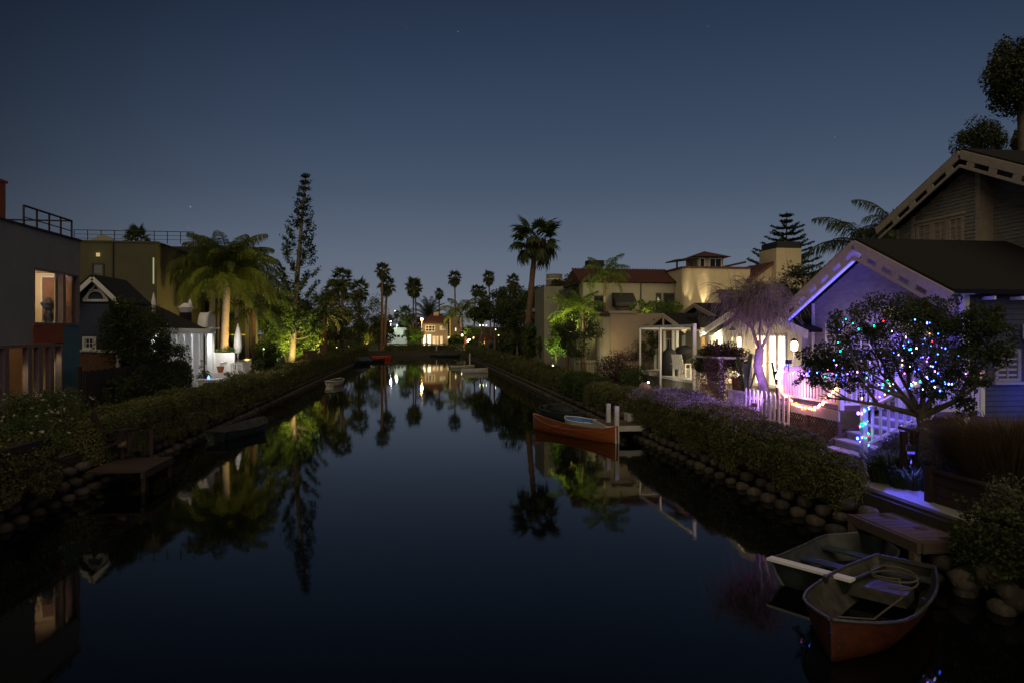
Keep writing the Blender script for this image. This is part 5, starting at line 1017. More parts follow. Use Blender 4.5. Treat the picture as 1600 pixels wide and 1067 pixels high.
for k in range(26):
    y = 27.6+k*.33; x = 11.35+random.uniform(0,.1); obj('stone', MB().ball((x-.35, y, GZ+.1), (random.uniform(.12,.24), random.uniform(.12,.2), random.uniform(.08,.2)), 7, 4, .12), M['stuccopink'], t)
t = thing('patio_chair', 'white slatted garden chair on the raised patio', 'chair', (0,0,0))
for k in range(5): obj('back_slat', MB().hexa([(-.25+k*.11,.2,.4), (-.16+k*.11,.2,.4), (-.16+k*.11,.23,.4), (-.25+k*.11,.23,.4), (-.25+k*.11,.4,1.05), (-.16+k*.11,.4,1.05), (-.16+k*.11,.43,1.05), (-.25+k*.11,.43,1.05)]), M['white'], t)
obj('seat', MB().box(-.27,.3,-.28,.2,.37,.41), M['white'], t)
for s_ in (-1, 1): obj('armrest', MB().box(s_*.33-.05, s_*.33+.05, -.32,.3,.6,.63), M['white'], t); obj('leg', MB().box(s_*.3-.03,s_*.3+.03,-.28,-.2,0,.6), M['white'], t); obj('leg', MB().box(s_*.3-.03,s_*.3+.03,.15,.23,0,.6), M['white'], t)
place(t, (*at(1065, 31), 2.02), 2.2)
t = thing('covered_grill', 'barbecue under a black cover on the patio', 'grill', (*at(1046, 32.5), 2.02)); x, y = at(1046, 32.5)
obj('cover', MB().lathe([(.42,0), (.45,.4), (.42,.8), (.3,1.15), (.08,1.3)], (x,y,2.02), 10), M['black'], t, smooth=True)
t = thing('covered_heater', 'second dark covered shape right of the covered barbecue', 'patio umbrella', (*at(1070, 33.5), 2.02)); x, y = at(1070, 33.5)
obj('cover', MB().lathe([(.06,0), (.07,.7), (.5,.95), (.55,1.05), (.4,1.3), (.06,1.42)], (x,y,2.02), 10), M['black'], t, smooth=True)
o = obj('lounge_table', MB().box(*sorted((at(1022,33)[0]-.4, at(1022,33)[0]+.5)), at(1022,33)[1]-.4, at(1022,33)[1]+.4, 2.02, 2.2), M['stucco2']); tag(o, 'low pale slab table near the left pergola post', 'table')
up((12.4, 30.0, 3.9), 30, (1,.85,.5), .1, (.2,1,-.5), 150); point((*at(1040, 30.5), 1.6), 6, (1,.9,.6), .1)
t = thing('path_light', 'tiny white garden light at the patio foot', 'lamp', (*at(1013, 29.5), 1.3)); x, y = at(1013, 29.5); obj('lens', MB().ball((x,y,zz(597,29.5)), .045, 6, 4), emat('white_lens', (.8,.9,1), 12), t); obj('stake', MB().tube([(x,y,GZ), (x,y,zz(597,29.5)-.04)], .012, 4), M['darkmetal'], t)
o = obj('boulder', MB().ball((*at(1008, 28.9), 1.75), (.25,.3,.2), 8, 5, .15), M['stuccopink']); tag(o, 'small pale pink stone poking above the lavender hedge end', 'stone')
shrub('rounded dark clipped bush left of the pergola frame', (*at(992, 35), GZ), (.9,1.2,.8), 'leafmid', 3500, .08); shrub('dark red leaved shrub in front of the tan wall, left one', (*at(960, 36.5), GZ), (1.0,1.1,1.15), 'redleaf', 5200, .08, nblob=24); shrub('dark red leaved shrub before the tan wall, right one', (*at(990, 37.5), GZ), (1.2,1.1,1.25), 'redleaf', 5200, .08, nblob=24)
tree('garden_tree', 'dark climbing shrub on the bungalow end wall', 'tree', (*at(1014, 41), GZ), 2.6, (.8,.8,1.4), mt='leafdk', tr=.07, nblob=26, nleaf=3000, size=.1)
# ---- mediterranean villa
t = thing('tile_roof_villa', 'cream stucco villa with red tile roof, roof cupola and tall square chimney', 'house', (20, 50, GZ))
VY = 47.0; v0, v1, v2 = XY(911,VY), XY(1055,VY), XY(1172,VY-1.6)
zt = zz(443, dY(1000,VY)); obj('left_wing_wall', MB().box(v0, v1, VY, 56, GZ, zt), M['stucco2'], t)
# barrel tile roof: rows of half tubes
rz0, rz1 = zt+.02, zz(421, dY(1000,VY)+2.2); m = MB(); n_ = int((v1-v0+.5)/.22)
for k in range(n_):
    x = v0-.3+k*.22
    m.quad((x,VY-.35,rz0), (x+.08,VY-.35,rz0+.08), (x+.08,VY+2.4,rz1+.08), (x,VY+2.4,rz1)).quad((x+.08,VY-.35,rz0+.08), (x+.16,VY-.35,rz0+.03), (x+.16,VY+2.4,rz1+.03), (x+.08,VY+2.4,rz1+.08)).quad((x+.16,VY-.35,rz0+.03), (x+.22,VY-.35,rz0), (x+.22,VY+2.4,rz1), (x+.16,VY+2.4,rz1+.03))
obj('tiled_roof', m, M['tile'], t, kind='stuff'); obj('roof_core', MB().prism('x', [(VY-.3,zt+.001), (VY+6,zt+.001), (VY+2.4,rz1-.02)], v0-.2, v1), M['tile'], t)
ztw = zz(420, dY(1110,VY-1.6)); pr = [(v1+.6,VY-1.6)]
pts = [(v1+.55-.55*math.sin(PI/2*k/5), VY-1.05-.55*math.cos(PI/2*k/5)) for k in range(6)]+[(v1,56), (v2,56), (v2,VY-1.6)]
obj('tower_wall', MB().prism('z', pts[::-1], GZ, ztw), M['stucco'], t); 
cp = [(p[0]-(.08 if p[0] < v1+1 else 0), p[1]-(.08 if p[1] < VY else 0)) for p in pts]; obj('cornice', MB().prism('z', cp[::-1], ztw, ztw+.14), M['tile'], t)
window(t, 'y', VY, -1, XY(1025,VY), XY(1033,VY), 1.5, zz(457,48), 1, 1, M['darkmetal']); window(t, 'y', VY, -1, XY(1036.5,VY), XY(1053,VY), 1.5, zz(457,48), 2, 1, M['darkmetal']); window(t, 'y', VY, -1, XY(928,VY), XY(944,VY), 1.5, zz(462,48), 2, 1, M['darkmetal'])
def awning(x0, x1, y, z0, z1, dep, mt='tile'):
    obj('awning', MB().prism('x', [(y-.02,z1), (y-dep,z0+.25), (y-dep,z0), (y-.02,z0)], x0, x1), M[mt], t)
awning(XY(957,VY-.1), XY(990,VY-.1), VY, zz(478,47), zz(456,47), .9, 'black')
window(t, 'y', VY-1.6, -1, XY(1126,VY-1.6), XY(1156,VY-1.6), zz(474,46.5), zz(454,46.5), 3, 1, M['darkmetal'], fr=.06); obj('awning_sill', MB().box(XY(1123,VY-1.6), XY(1159,VY-1.6), VY-1.85, VY-1.6, zz(481,46.5), zz(474.5,46.5)), M['stucco'], t); awning(XY(1124,VY-1.7), XY(1157,VY-1.7), VY-1.6, zz(466,46), zz(450,46), .7, 'black')
obj('downpipe', MB().tube([(XY(1001,VY), VY-.06, GZ), (XY(1001,VY), VY-.06, zt)], .06, 5), M['darkmetal'], t)
# right side: roof slope and chimney
ch0, ch1 = XY(1213,VY-2.4), XY(1252,VY-2.4); zc = zz(388, dY(1232,VY-2.4)); obj('chimney', MB().box(ch0, ch1, VY-2.4, VY, GZ, zc), M['stucco'], t); obj('chimney_cap', MB().box(ch0+.12, ch1-.02, VY-2.3, VY-.1, zc, zz(375,47)), M['black'], t)
zl, zh = zz(432, 46.5), zz(404, 47); obj('gable_wall', MB().prism('y', [(v2,GZ), (ch0-.01,GZ), (ch0-.01,zh-.3), (v2,zl-.3)], VY-1.8, VY+.5), M['stucco'], t)
m = MB(); m.prism('y', [(v2-.25,zl-.35), (ch0+.02,zh-.3), (ch0+.02,zh-.1), (v2-.25,zl-.1)], VY-2.1, VY+4); 
obj('sloped_tile_roof', m, M['tile'], t); obj('sloped_tile_roof', MB().prism('y', [(v2-2.6,ztw+.05), (ch0-.4,zh+.25), (ch0-.4,zh+.1), (v2-2.6,ztw-.1)], VY+1.2, VY+5), M['tile'], t)
obj('right_gable', MB().prism('y', [(ch1,GZ), (ch1+3.4,GZ), (ch1+3.4,7.2), (ch1,8.4)], VY-1.5, VY+4), M['stuccopink'], t)
q0, q1 = XY(1090,VY+1), XY(1130,VY+1); zq = zz(402, dY(1110,VY+1)); obj('cupola_wall', MB().box(q0, q1, VY+1, VY+3.2, ztw, zq), M['stucco'], t)
m = MB(); a, b_, ap = q0-.45, q1+.45, ((q0+q1)/2, VY+2.1, zz(389, 50)); c4 = [(a,VY+.55,zq), (b_,VY+.55,zq), (b_,VY+3.65,zq), (a,VY+3.65,zq)]
for k in range(4): m.quad(c4[k], c4[(k+1)%4], ap)
m.quad(*c4[::-1]); obj('cupola_roof', m, M['tile'], t)
window(t, 'y', VY+1, -1, q0+.15, q0+.55, ztw+.2, zq-.1, 1, 1, M['white'], sill=False, fr=.05); window(t, 'y', VY+1, -1, q0+.9, q1-.15, ztw+.2, zq-.1, 2, 1, M['white'], sill=False, fr=.05)
m = MB(); x0, x1 = XY(1052,VY+.5), XY(1086,VY+.5); zp = zz(408, 49)
for x in (x0+.25, x1-.3): m.box(x, x+.1, VY+.5, VY+.6, ztw+.14, zp)
for k in range(7): m.beam((x0-.1, VY-.0+k*.3, zp+.05), (x1, VY+.0+k*.3, zp+.28), .06, .09)
obj('roof_pergola', m, M['dark'], t)
# pot plants and spotlights on the facade
for px, w_, sp_ in ((1072, 46, 26), (1080, 26, 20), (1104, 62, 26), (1110, 30, 18), (1103, 0, 0)):
    if w_: x = XY(px, VY-1.95); o_ = point((x, VY-1.95, 5.35), w_*7, (1,.8,.45), .03, spot=((random.uniform(-.12,.12), .22, 1), sp_))
point((XY(1103, VY-2.0), VY-1.95, ztw+.1), 10, (1,.8,.45), .03, spot=((0, .35, -1), 50))
up((XY(1195, VY-4), VY-7, 6.3), 260, (1,.74,.36), .2, (0,1,.1), 160); up((XY(1115, VY-4), VY-7, 6.6), 170, (1,.78,.4), .2, (0,1,.1), 160)
for k, (px, w_) in enumerate(((945, 60), (915, 30), (1003, 60))): up((XY(px, VY-2.4), VY-2.4, 6.9 if k == 2 else 4.6), w_, (1,.82,.45), .1, (0,1,.1), 160)
t = thing('tan_annex', 'tan windowless annex with flat roof in front of the villa', 'building', (12.5, 43, GZ)); AY = 42.0
obj('wall', MB().box(XY(953,AY), XY(1000,AY)+3, AY, 46.5, GZ, zz(489,42.5)), M['stuccopink'], t); obj('parapet', MB().box(XY(950,AY), XY(994,AY), AY-.12, 46.5, zz(489,42.5), zz(485.5,42.5)), M['stuccopink'], t)
obj('round_corner', MB().lathe([(.55,0), (.55,zz(492,42)-GZ)], (XY(947,AY), AY+.45, GZ), 16), M['stucco2'], t); obj('eave', MB().box(XY(926,AY), XY(952,AY), AY-.2, AY+1.5, zz(494,42), zz(489,42)), M['dark'], t)
obj('side_wall', MB().box(XY(900,AY), XY(939,AY), AY+.5, AY+.8, GZ, 2.3), M['stucco2'], t)
point((XY(966,AY-1), AY-1.1, 3.4), 14, (1,.7,.25), .1); point((XY(944,AY-1), AY-1.4, 2.6), 40, (1,.85,.45), .1)
for px, d, r_, hh_, mtt, lab in ((1000, 45, .9, .55, 'leafbr', 'bright green terrace plants above the tan annex, left clump'), (1022, 45, 1.0, .6, 'leafmid', 'green terrace plants above the tan annex, middle clump'), (1048, 45.4, .9, .55, 'leafbr', 'green terrace plants beside the villa tower')):
    shrub(lab, (*at(px, d), 5.1), (r_,.6,hh_), mtt, 1700, .13, group='plants on the roof terrace')
x, y = at(990, 44); up((*at(1010, 43.8), 5.3), 80, (1,.9,.4), .1, (0,.8,.5), 150)
o = obj('terrace_wall', MB().box(XY(990,44.4), XY(1062,44.4), 44.4, 46.4, GZ, zz(493,45)), M['stuccopink']); tag(o, 'long low terrace wall carrying green plants behind the bungalow', 'wall')
t = thing('iron_fence', 'black iron garden fence in front of the tan annex', 'fence', (11, 39.5, GZ)); xa, xb = XY(900,39.5), XY(978,39.5)
for k in range(34): x = xa+(xb-xa)*k/33; obj('bar', MB().box(x-.012,x+.012,39.49,39.51,GZ,2.35), M['darkmetal'], t)
obj('rail', MB().box(xa,xb,39.515,39.53,2.2,2.24).box(xa,xb,39.515,39.53,1.1,1.14), M['darkmetal'], t)
# ---- roof tops further left
t = thing('domed_pavilion', 'small dim rooftop pavilion with shallow domed roof and two slit windows', 'building', (*at(866, 75), GZ)); x, y = at(866, 75); zb = zz(446,75)
obj('wall', MB().lathe([(.9,GZ-zb-0), (.9,1.2-0)], (x,y,zb-0), 16), M['stucco2'], t); obj('dome', MB().lathe([(1.0,.0), (.8,.2), (.4,.33), (.02,.36)], (x,y,zz(438,75)), 16), M['greywhite'], t)
for s_ in (-1, 1): obj('slit_window', MB().box(x+s_*.28-.15, x+s_*.28+.15, y-.93, y-.91, zz(443.5,75), zz(442.3,75)), emat('dusk_slit', (.45,.55,.7), .5), t)
t = thing('chimney_house', 'house with tall dark capped chimney behind the lit palm', 'house', (*at(935, 55), GZ)); x0, x1 = XY(919,55), XY(949,55)
obj('wall', MB().box(x0-3.6, x0+9, 55.5, 60, GZ, zz(447,56)), M['stucco2'], t); obj('chimney', MB().box(x0+.1,x1-.4,55,56,GZ,zz(414,55)), M['stucco2'], t); obj('chimney_cap', MB().box(x0,x1-.3,54.9,56.1,zz(414,55),zz(404,55)), M['black'], t)
t = thing('flat_grey_house', 'low flat roofed grey house with a lit strip window left of the lit trees', 'house', (*at(865, 66), GZ)); x0, x1 = XY(841,66), XY(880,66)
obj('wall', MB().box(x0,x1,66,72,GZ,zz(486,66)), M['stucco2'], t); obj('roof', MB().box(x0-.3,x1+.3,65.6,72,zz(486,66),zz(481,66)), M['greywhite'], t); window(t, 'y', 66, -1, XY(850,66), XY(866,66), zz(503,66), zz(495,66), 4, 1, M['white'], litwin('pale_strip', (.3,.33,.4), (.6,.62,.68), .4), sill=False, fr=.06)
# ---- palms and trees on the right bank
x, y = at(822, 62); fan_palm('tall shaggy fan palm leaning right on the right bank', (x, y, GZ), 11.7, cr=2.75, tr=.3, lean=(at(838,62)[0]-x, 0), nf=27, skirt=.9, low=-.5, hi=1.0)
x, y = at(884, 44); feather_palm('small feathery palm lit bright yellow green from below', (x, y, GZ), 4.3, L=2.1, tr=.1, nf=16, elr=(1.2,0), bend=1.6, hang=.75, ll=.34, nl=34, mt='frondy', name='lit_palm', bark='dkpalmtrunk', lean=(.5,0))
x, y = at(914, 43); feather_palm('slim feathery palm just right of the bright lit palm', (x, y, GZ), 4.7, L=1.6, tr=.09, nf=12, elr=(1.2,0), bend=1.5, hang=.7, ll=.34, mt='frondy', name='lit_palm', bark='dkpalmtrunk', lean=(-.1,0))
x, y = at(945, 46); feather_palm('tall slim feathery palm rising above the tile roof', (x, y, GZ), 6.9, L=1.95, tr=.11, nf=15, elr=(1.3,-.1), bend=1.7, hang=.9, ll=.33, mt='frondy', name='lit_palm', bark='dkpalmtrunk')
point((*at(893, 43.2), 3.6), 900, (.95,1,.25), .06, spot=((0,.15,1), 120)); up((*at(945, 45.2), 5.6), 80, (.9,1,.4), .05, (0,.1,1), 120)
x, y = at(872, 47.5); tree('weeping_tree', 'weeping pepper tree lit bright green from its foot', 'tree', (x, y, GZ), 2.9, (1.0,1.0,1.75), mt='leafbr', tr=.07, nblob=48, nleaf=8000, size=.12, br=.3, squash=1.5)
point((*at(862, 45.6), 1.8), 420, (.85,1,.35), .06, spot=((.15,.6,1), 120)); point((*at(874, 45.6), 1.8), 220, (.85,1,.4), .06, spot=((0,.5,1), 110))
x, y = at(911, 41.5); tree('leaning_tree', 'dark small tree with leaning trunk beside the lit palms', 'tree', (x, y, GZ), 2.9, (1.6,1.2,1.6), ccent=(x-.35, y, 3.9), mt='leafdk', tr=.1, nblob=46, nleaf=6000, size=.12, br=.28)
x, y = at(905, 50); tree('background_tree', 'green tree glowing behind the lit palm crown', 'tree', (x, y, GZ), 5.8, (1.5,1.3,1.4), mt='leafmid', tr=.1, nblob=30, nleaf=4000, size=.14)
lamp(864, 571, 49.5, 10, (.95,1,.6), .06, lab='garden uplight at the foot of the weeping tree', es=10)
BG = 'dark trees on the right bank'
for k, (px, py, d, r_, rz_, mtt, lab) in enumerate(((772, 480, 104, 3.3, 2.6, 'leafdk', 'dark spreading tree at the right end of the canal'), (800, 482, 92, 3.6, 3.2, 'leafdk', 'large dark tree crown left of the tall palm'), (815, 490, 80, 3.3, 3.6, 'leafdk', 'dark tree just left of the tall palm trunk'), (748, 492, 116, 1.9, 1.5, 'leafmid', 'tree crown over the bright lights'), (850, 500, 70, 2.6, 2.8, 'leafdk', 'dark tree right of the tall palm trunk'), (845, 465, 85, 2.8, 2.0, 'leafdk', 'dark tree top behind the tall palm'), (838, 530, 61, 1.4, 2.0, 'leafmid', 'dark green tall shrub right of the tall palm foot'), (800, 540, 76, 1.8, 1.5, 'leafdk', 'dark low bushes left of the tall palm foot'), (880, 455, 62, 2.0, 1.3, 'leafdk', 'dark tree against the roof line'), (905, 450, 58, 1.6, 1.3, 'leafmid', 'rooftop shrubs behind the feathery palm'))):
    x, y = at(px, d); tree('background_tree', lab, 'tree', (x, y, GZ), zz(py, d)-GZ, (r_,r_,rz_), mt=mtt, tr=.2 if d > 60 else .1, nblob=44, nleaf=5200, size=.0034*d, br=.33, group=BG)
x, y = at(855, 58); tree('background_tree', 'green bush glowing above the lit hedge', 'tree', (x, y, GZ), 2.1, (1.3,1,1.4), mt='leafmid', tr=.1, nblob=26, nleaf=3000, size=.16, group=BG)
x, y = at(808, 70); feather_palm('low dark feathery palm left of the tall palm', (x, y, GZ), 2.0, L=2.0, tr=.1, nf=14, parts=False, name='small_palm')
x, y = at(826, 64); 
# trees behind the right houses
x, y = at(1229, 75); araucaria('symmetrical dark conifer rising behind the villa chimney', (x, y, GZ), zz(331,75)-GZ, 4.0, bare=.25, tufts=False, nwh=19, prof=lambda f: (min(4.2, .5+(1-f)*17.2*.62)/4 if (1-f)*17.2 > 1.5 else .13), cond=3.0)
x, y = at(1345, 33); feather_palm('large drooping palm fronds behind the ridge of the shingle house', (x, y, GZ), 7.0, L=3.3, tr=.2, nf=20, elr=(1.1,-.1), bend=2.0, hang=1.0, ll=.3, nl=40, name='queen_palm', lean=(.3,0))
x, y = at(1400, 34); feather_palm('second dark palm behind the upper storey eave', (x, y, GZ), 8.0, L=2.6, tr=.18, nf=14, elr=(1.2,0), bend=1.9, hang=1.0, ll=.3, name='queen_palm')
x, y = at(1256, 30); tree('background_tree', 'dark leafy tree between the villa chimney and the purple gable', 'tree', (x, y, GZ), 5.3, (1.3,1.5,1.1), mt='leafdk', tr=.09, nblob=30, nleaf=3600, size=.12); 
x, y = at(1262, 26.5); tree('background_tree', 'dark reddish shrub in the gap beside the gable corner', 'tree', (x, y, GZ), 3.2, (.7,.9,1.1), mt='redleaf', tr=.07, nblob=24, nleaf=2600, size=.1)
for px, py, d, r_, rz_, lab in ((1535, 222, 40, 1.5, 1.2, 'dark tree top above the upper roof ridge'), (1592, 120, 26, 1.25, 1.5, 'dark hanging branches at the upper right edge of the picture'), (1597, 222, 36, .6, .7, 'small dark tree top at the right edge above the roof')):
    x, y = at(px, d); tree('tall_tree', lab, 'tree', (x, y, GZ), zz(py, d)-GZ, (r_,r_,rz_), mt='pepper', tr=.22, nblob=60, nleaf=7000, size=.15, br=.3, squash=1.5, group='tall trees behind the shingle house')
# ================================================================ far end of the canal
t = thing('far_villa', 'two storey tan house with glowing ground floor windows at the canal end', 'house', (*at(690, 140), GZ)); FY = 139.0
x0, x1, x2 = XY(660,FY), XY(700,FY), XY(722,FY+3); ze = zz(505,140)
obj('wall', MB().box(x0, x1, FY, FY+9, GZ, ze), M['stuccopink'], t); obj('right_wing', MB().box(x1+.6, x2, FY+2, FY+10, GZ, zz(495,142)), M['stuccopink'], t)
m = MB(); a, b_ = x0-.5, x1+.4; r = zz(490,140); m.quad((a,FY-.6,ze), (b_,FY-.6,ze), (b_-1.6,FY+4,r), (a+2.4,FY+4,r)).quad((b_,FY-.6,ze), (b_,FY+9,ze), (b_-1.6,FY+4,r)).quad((a,FY+9,ze), (a,FY-.6,ze), (a+2.4,FY+4,r)); obj('roof', m, M['tile'], t)
obj('chimney', MB().box(XY(678,FY), XY(686,FY), FY+3, FY+4, ze, zz(491,142)+.4), M['stucco'], t)
window(t, 'y', FY, -1, XY(664.5,FY), XY(680,FY), zz(518.5,139), zz(508.5,139), 3, 2, M['white'], sill=False, fr=.16, bar=.14); window(t, 'y', FY, -1, XY(687,FY), XY(696,FY), zz(516,139), zz(509.5,139), 3, 1, M['white'], sill=False, fr=.3, bar=.2)
FW = litwin('far_room', (1,.5,.15), (1,.75,.4), 1.1); FB = litwin('far_bright_room', (1,.7,.35), (1,.9,.65), 2.6)
for p0, p1, mt_ in ((660.5,665.5,FB), (667.5,674,FB), (675.5,681,FW), (681.5,685.5,FW), (687,692,FW)): window(t, 'y', FY, -1, XY(p0,FY), XY(p1,FY), 1.2, zz(525 if mt_ is FW else 522.5,139), 1, 1, M['white'], mt_, sill=False, fr=.12)
window(t, 'y', FY+2, -1, XY(710.5,FY+2), XY(713.5,FY+2), zz(518,141), zz(512,141), 1, 1, M['trim'], emat('far_warm_pane', (1,.75,.35), 2.2), sill=False, fr=.1)
o = obj('lantern', MB().box(XY(700,FY-.4), XY(702.5,FY-.4), FY-.4, FY-.15, zz(530,139), zz(526,139)), emat('far_lantern', (1,.8,.3), 3), t); obj('glowing_wall_edge', MB().box(XY(703,FY), XY(704.5,FY), FY+1.5, FY+1.6, zz(527,140), zz(496,140)), emat('wall_edge_light', (1,.6,.1), .45), t)  # glowing strip stands for yellow light on the edge of the wall
up((XY(670,FY-2), FY-2.5, 3), 120, (1,.7,.3), .3, (0,1,.2), 160); up((XY(701,FY-2), FY-2, 3.4), 60, (1,.75,.3), .2, (0,1,.2), 160); up((XY(690,FY-5), FY-9, 7), 220, (1,.8,.5), .3, (0,1,-.1), 150)
t = thing('white_far_house', 'pale teal white flat roofed house lit by a cool lamp at the far left end', 'house', (*at(622, 152), GZ)); GY = 151
obj('wall', MB().box(XY(603,GY), XY(636,GY), GY, GY+8, GZ, zz(514,151)), M['white'], t); obj('flat_roof', MB().box(XY(602,GY), XY(637,GY), GY-.4, GY+8, zz(514,151), zz(512.5,151)), M['greywhite'], t)
window(t, 'y', GY, -1, XY(616,GY), XY(625,GY), zz(527,151), zz(523.5,151), 3, 1, M['darkmetal'], sill=False, fr=.08); window(t, 'y', GY, -1, XY(627,GY), XY(630,GY), zz(528,151), zz(524,151), 1, 1, M['darkmetal'], sill=False, fr=.08)
up((XY(612,GY-4), GY-4.5, 4.5), 150, (.6,.95,.95), .3, (0,1,0), 160); up((XY(624,GY-4), GY-4.5, 4.6), 100, (.6,.95,.9), .3, (0,1,0), 160)
def streetlamp(label, px, py, d, col, pw, r=.22, es=20, white=True):
    x, y = at(px, d); z = zz(py, d); t = thing('street_lamp', label, 'street lamp', (x, y, GZ)); obj('pole', MB().tube([(x,y,GZ-.05), (x,y,z-r*.9)], [.09,.06], 6), M['white' if white else 'darkmetal'], t)
    obj('lamp_globe', MB().ball((x,y,z), r, 10, 7), emat('street_lamp_glow', col, es), t); obj('lamp_cap', MB().lathe([(r*.8,0), (r*.3,.1), (.02,.14)], (x,y,z+r*.8), 8), M['darkmetal'], t); point((x, y-.6, z), pw, col, .2)
streetlamp('glowing amber globe street lamp left of the far tan house', 659, 499, 136, (1,.6,.15), 420, .26, 22)
streetlamp('cool white street lamp at the far left end of the canal', 610.5, 502.5, 150, (.85,.95,1), 300, .15, 20)
streetlamp('second greenish white lamp beside the pale far house', 620, 508, 148, (.75,1,.7), 120, .12, 9)
streetlamp('tiny distant lamp high over the town beyond the pale far house', 617.5, 486, 260, (1,.8,.5), 60, .17, 14, False)
for k, (px, py, d, col, es, r, pw, lab) in enumerate(((733, 533, 126.5, (1,.85,.6), 30, .34, 750, 'brightest white lamp among the trees at the right canal end'), (722, 524, 130, (1,.8,.5), 22, .15, 260, 'bright lamp left of the red post at the canal end'), (740, 528, 128, (1,.55,.2), 10, .13, 150, 'orange lamp right of the brightest lamp'), (750, 508.5, 126, (.7,1,.5), 8, .09, 40, 'left of three small hanging lamps in the dark tree'), (755, 508.5, 126, (1,1,.6), 8, .09, 40, 'middle of three small hanging lamps in the dark tree'), (760, 508.5, 126, (.9,1,.5), 8, .09, 40, 'right of three small hanging lamps in the dark tree'), (774, 515, 110, (1,.8,.5), 9, .09, 60, 'small upper lamp left of the dark trees'), (773.5, 524.5, 110, (1,.8,.5), 8, .08, 60, 'small lower lamp left of the dark trees'), (779, 524, 108, (1,.4,.15), 8, .08, 50, 'small orange lamp under the dark trees'))):
    lamp(px, py, d, pw, col, r, lab, es=es)
t = thing('orange_awning', 'orange lit garden parasols beside the brightest lamp', 'parasol', (*at(757, 124), GZ)); x, y = at(757, 124)
obj('canopy', MB().lathe([(2.1,0), (1.2,.55), (.05,1.0)], (x,y,3.1), 10).lathe([(1.6,0), (.9,.45), (.05,.8)], (x+2.3,y+1,2.8), 10), M['hullor'], t); obj('pole', MB().tube([(x,y,GZ), (x,y,4.0)], .05, 5).tube([(x+2.3,y+1,GZ), (x+2.3,y+1,3.5)], .05, 5), M['wood'], t); up((x, y-.4, 2.0), 460, (1,.45,.12), .2); up((*at(742, 122), 1.8), 2600, (1,.6,.12), .2); up((*at(764, 118), 1.8), 1200, (1,.6,.15), .2)
o = obj('red_post', MB().lathe([(.3,0), (.34,1.2), (.25,2.2), (.1,2.6)], (*at(727.5, 128), GZ), 8), M['orange']); tag(o, 'red lit post beside the brightest lamp at the canal end', 'post')
for px, py, d, h_, cr, lab in ((646, 448, 150, None, 2.3, 'left of the two tall fan palms left of centre'), (651, 451, 154, None, 2.1, 'right twin of the tall fan palm pair left of centre'), (686, 459, 172, None, 1.55, 'single slender fan palm above the far tan house'), (712, 434, 160, None, 2.1, 'tall fan palm right of the far tan house'), (767, 434, 150, None, 1.75, 'slender fan palm above the dark trees'), (803, 440, 130, None, 1.6, 'fan palm head over the dark tree crown left of the tall palm'), (740, 454, 155, None, 1.5, 'short fan palm head over the dark trees, left one'), (756, 455, 150, None, 1.5, 'short fan palm head over the dark trees, right one'), (596.5, 422, 131, None, 1.75, 'tallest fan palm at the left corner of the canal end'), (601, 446, 134, None, 2.1, 'shorter fan palm beside the tallest one at the left corner'), (631, 492, 150, None, 2.2, 'shaggy fan palm beside the pale far house'), (678, 497, 175, None, 2.0, 'low palm head behind the far tan house'), (619, 491, 190, None, 1.2, 'tiny fan palm on the skyline')):
    x, y = at(px, d); fan_palm(lab, (x, y, GZ), zz(py, d)-GZ, cr=cr, tr=.2 if d > 140 else .26, parts=False, nf=34, skirt=1.3 if cr > 1.7 else .9, group='fan palms beyond the canal end', low=-1.0, lean=(random.uniform(-.5,.5), 0))
x, y = at(670, 158); feather_palm('broad dark date palm behind the street lamp', (x, y, GZ), 6.5, L=5.6, tr=.5, nf=56, elr=(1.45,-.3), bend=1.3, hang=.3, ll=.16, parts=False, shaft=False, name='date_palm')
x, y = at(720, 132); feather_palm('pale feathery palm right of the far tan house', (x, y, GZ), 6.4, L=5.0, tr=.25, nf=13, elr=(1.3,.2), bend=1.9, hang=.8, ll=.3, nl=44, w=.014, parts=False, name='queen_palm', mt='frondy')
x, y = at(706, 150); feather_palm('small feathery palm between far houses', (x, y, GZ), 5.6, L=3.2, tr=.2, nf=12, parts=False, name='queen_palm')
for k, (px, py, d, r_, rz_, mtt, lab) in enumerate(((603, 518, 140, 2.0, 3.0, 'leafdk', 'narrow dark tree at the foot of the tallest palms'), (648, 525, 134, 1.9, 2.0, 'leafbr', 'green lit tree left of the far tan house'), (641, 520, 138, 1.5, 2.2, 'leafmid', 'darker tree beside the green lit one'), (650, 505, 165, 3.2, 2.2, 'leafdk', 'dark treetops behind the street lamp'), (716, 532, 131, 1.6, 1.4, 'leafbr', 'yellow lit bush at the right end'), (776, 541, 116, 1.5, 1.1, 'leafdk', 'dark bush before the parasols'), (736, 540, 122, 1.2, 1.0, 'leafbr', 'yellow lit bush under the brightest lamp'), (749, 541, 121, 1.3, .8, 'leafbr', 'amber lit low bush beside the parasols'), (740, 520, 132, 2.6, 2.0, 'leafbr', 'branches glowing yellow above the bright lamps'), (706, 533, 133, .8, .8, 'leafmid', 'clipped bush under the far wall lantern'), (630, 505, 170, 2.0, 1.8, 'leafdk', 'dark tree behind the pale far house'), (700, 505, 175, 4, 2.6, 'leafdk', 'dark trees on the skyline behind the far tan house'), (605, 505, 190, 3, 3, 'leafdk', 'distant trees left of the pale far house'))):
    x, y = at(px, d); tree('background_tree', lab, 'tree', (x, y, GZ), max(.6, zz(py, d)-GZ), (r_,r_,rz_), mt=mtt, tr=.15, nblob=34, nleaf=2600, size=.3, br=.36, group='trees at the canal end')
up((*at(646, 131), 1.5), 220, (.7,1,.35), .2); up((*at(655, 132), 1.5), 160, (1,.85,.3), .2)
obj_ = obj('wood', MB().box(-400, -60, 260, 262, 0, 9).box(-60, 300, 330, 332, 0, 7), M['leafdk']); tag(obj_, None, None); obj_['kind'] = 'structure'; obj_.name = 'distant_tree_belt'
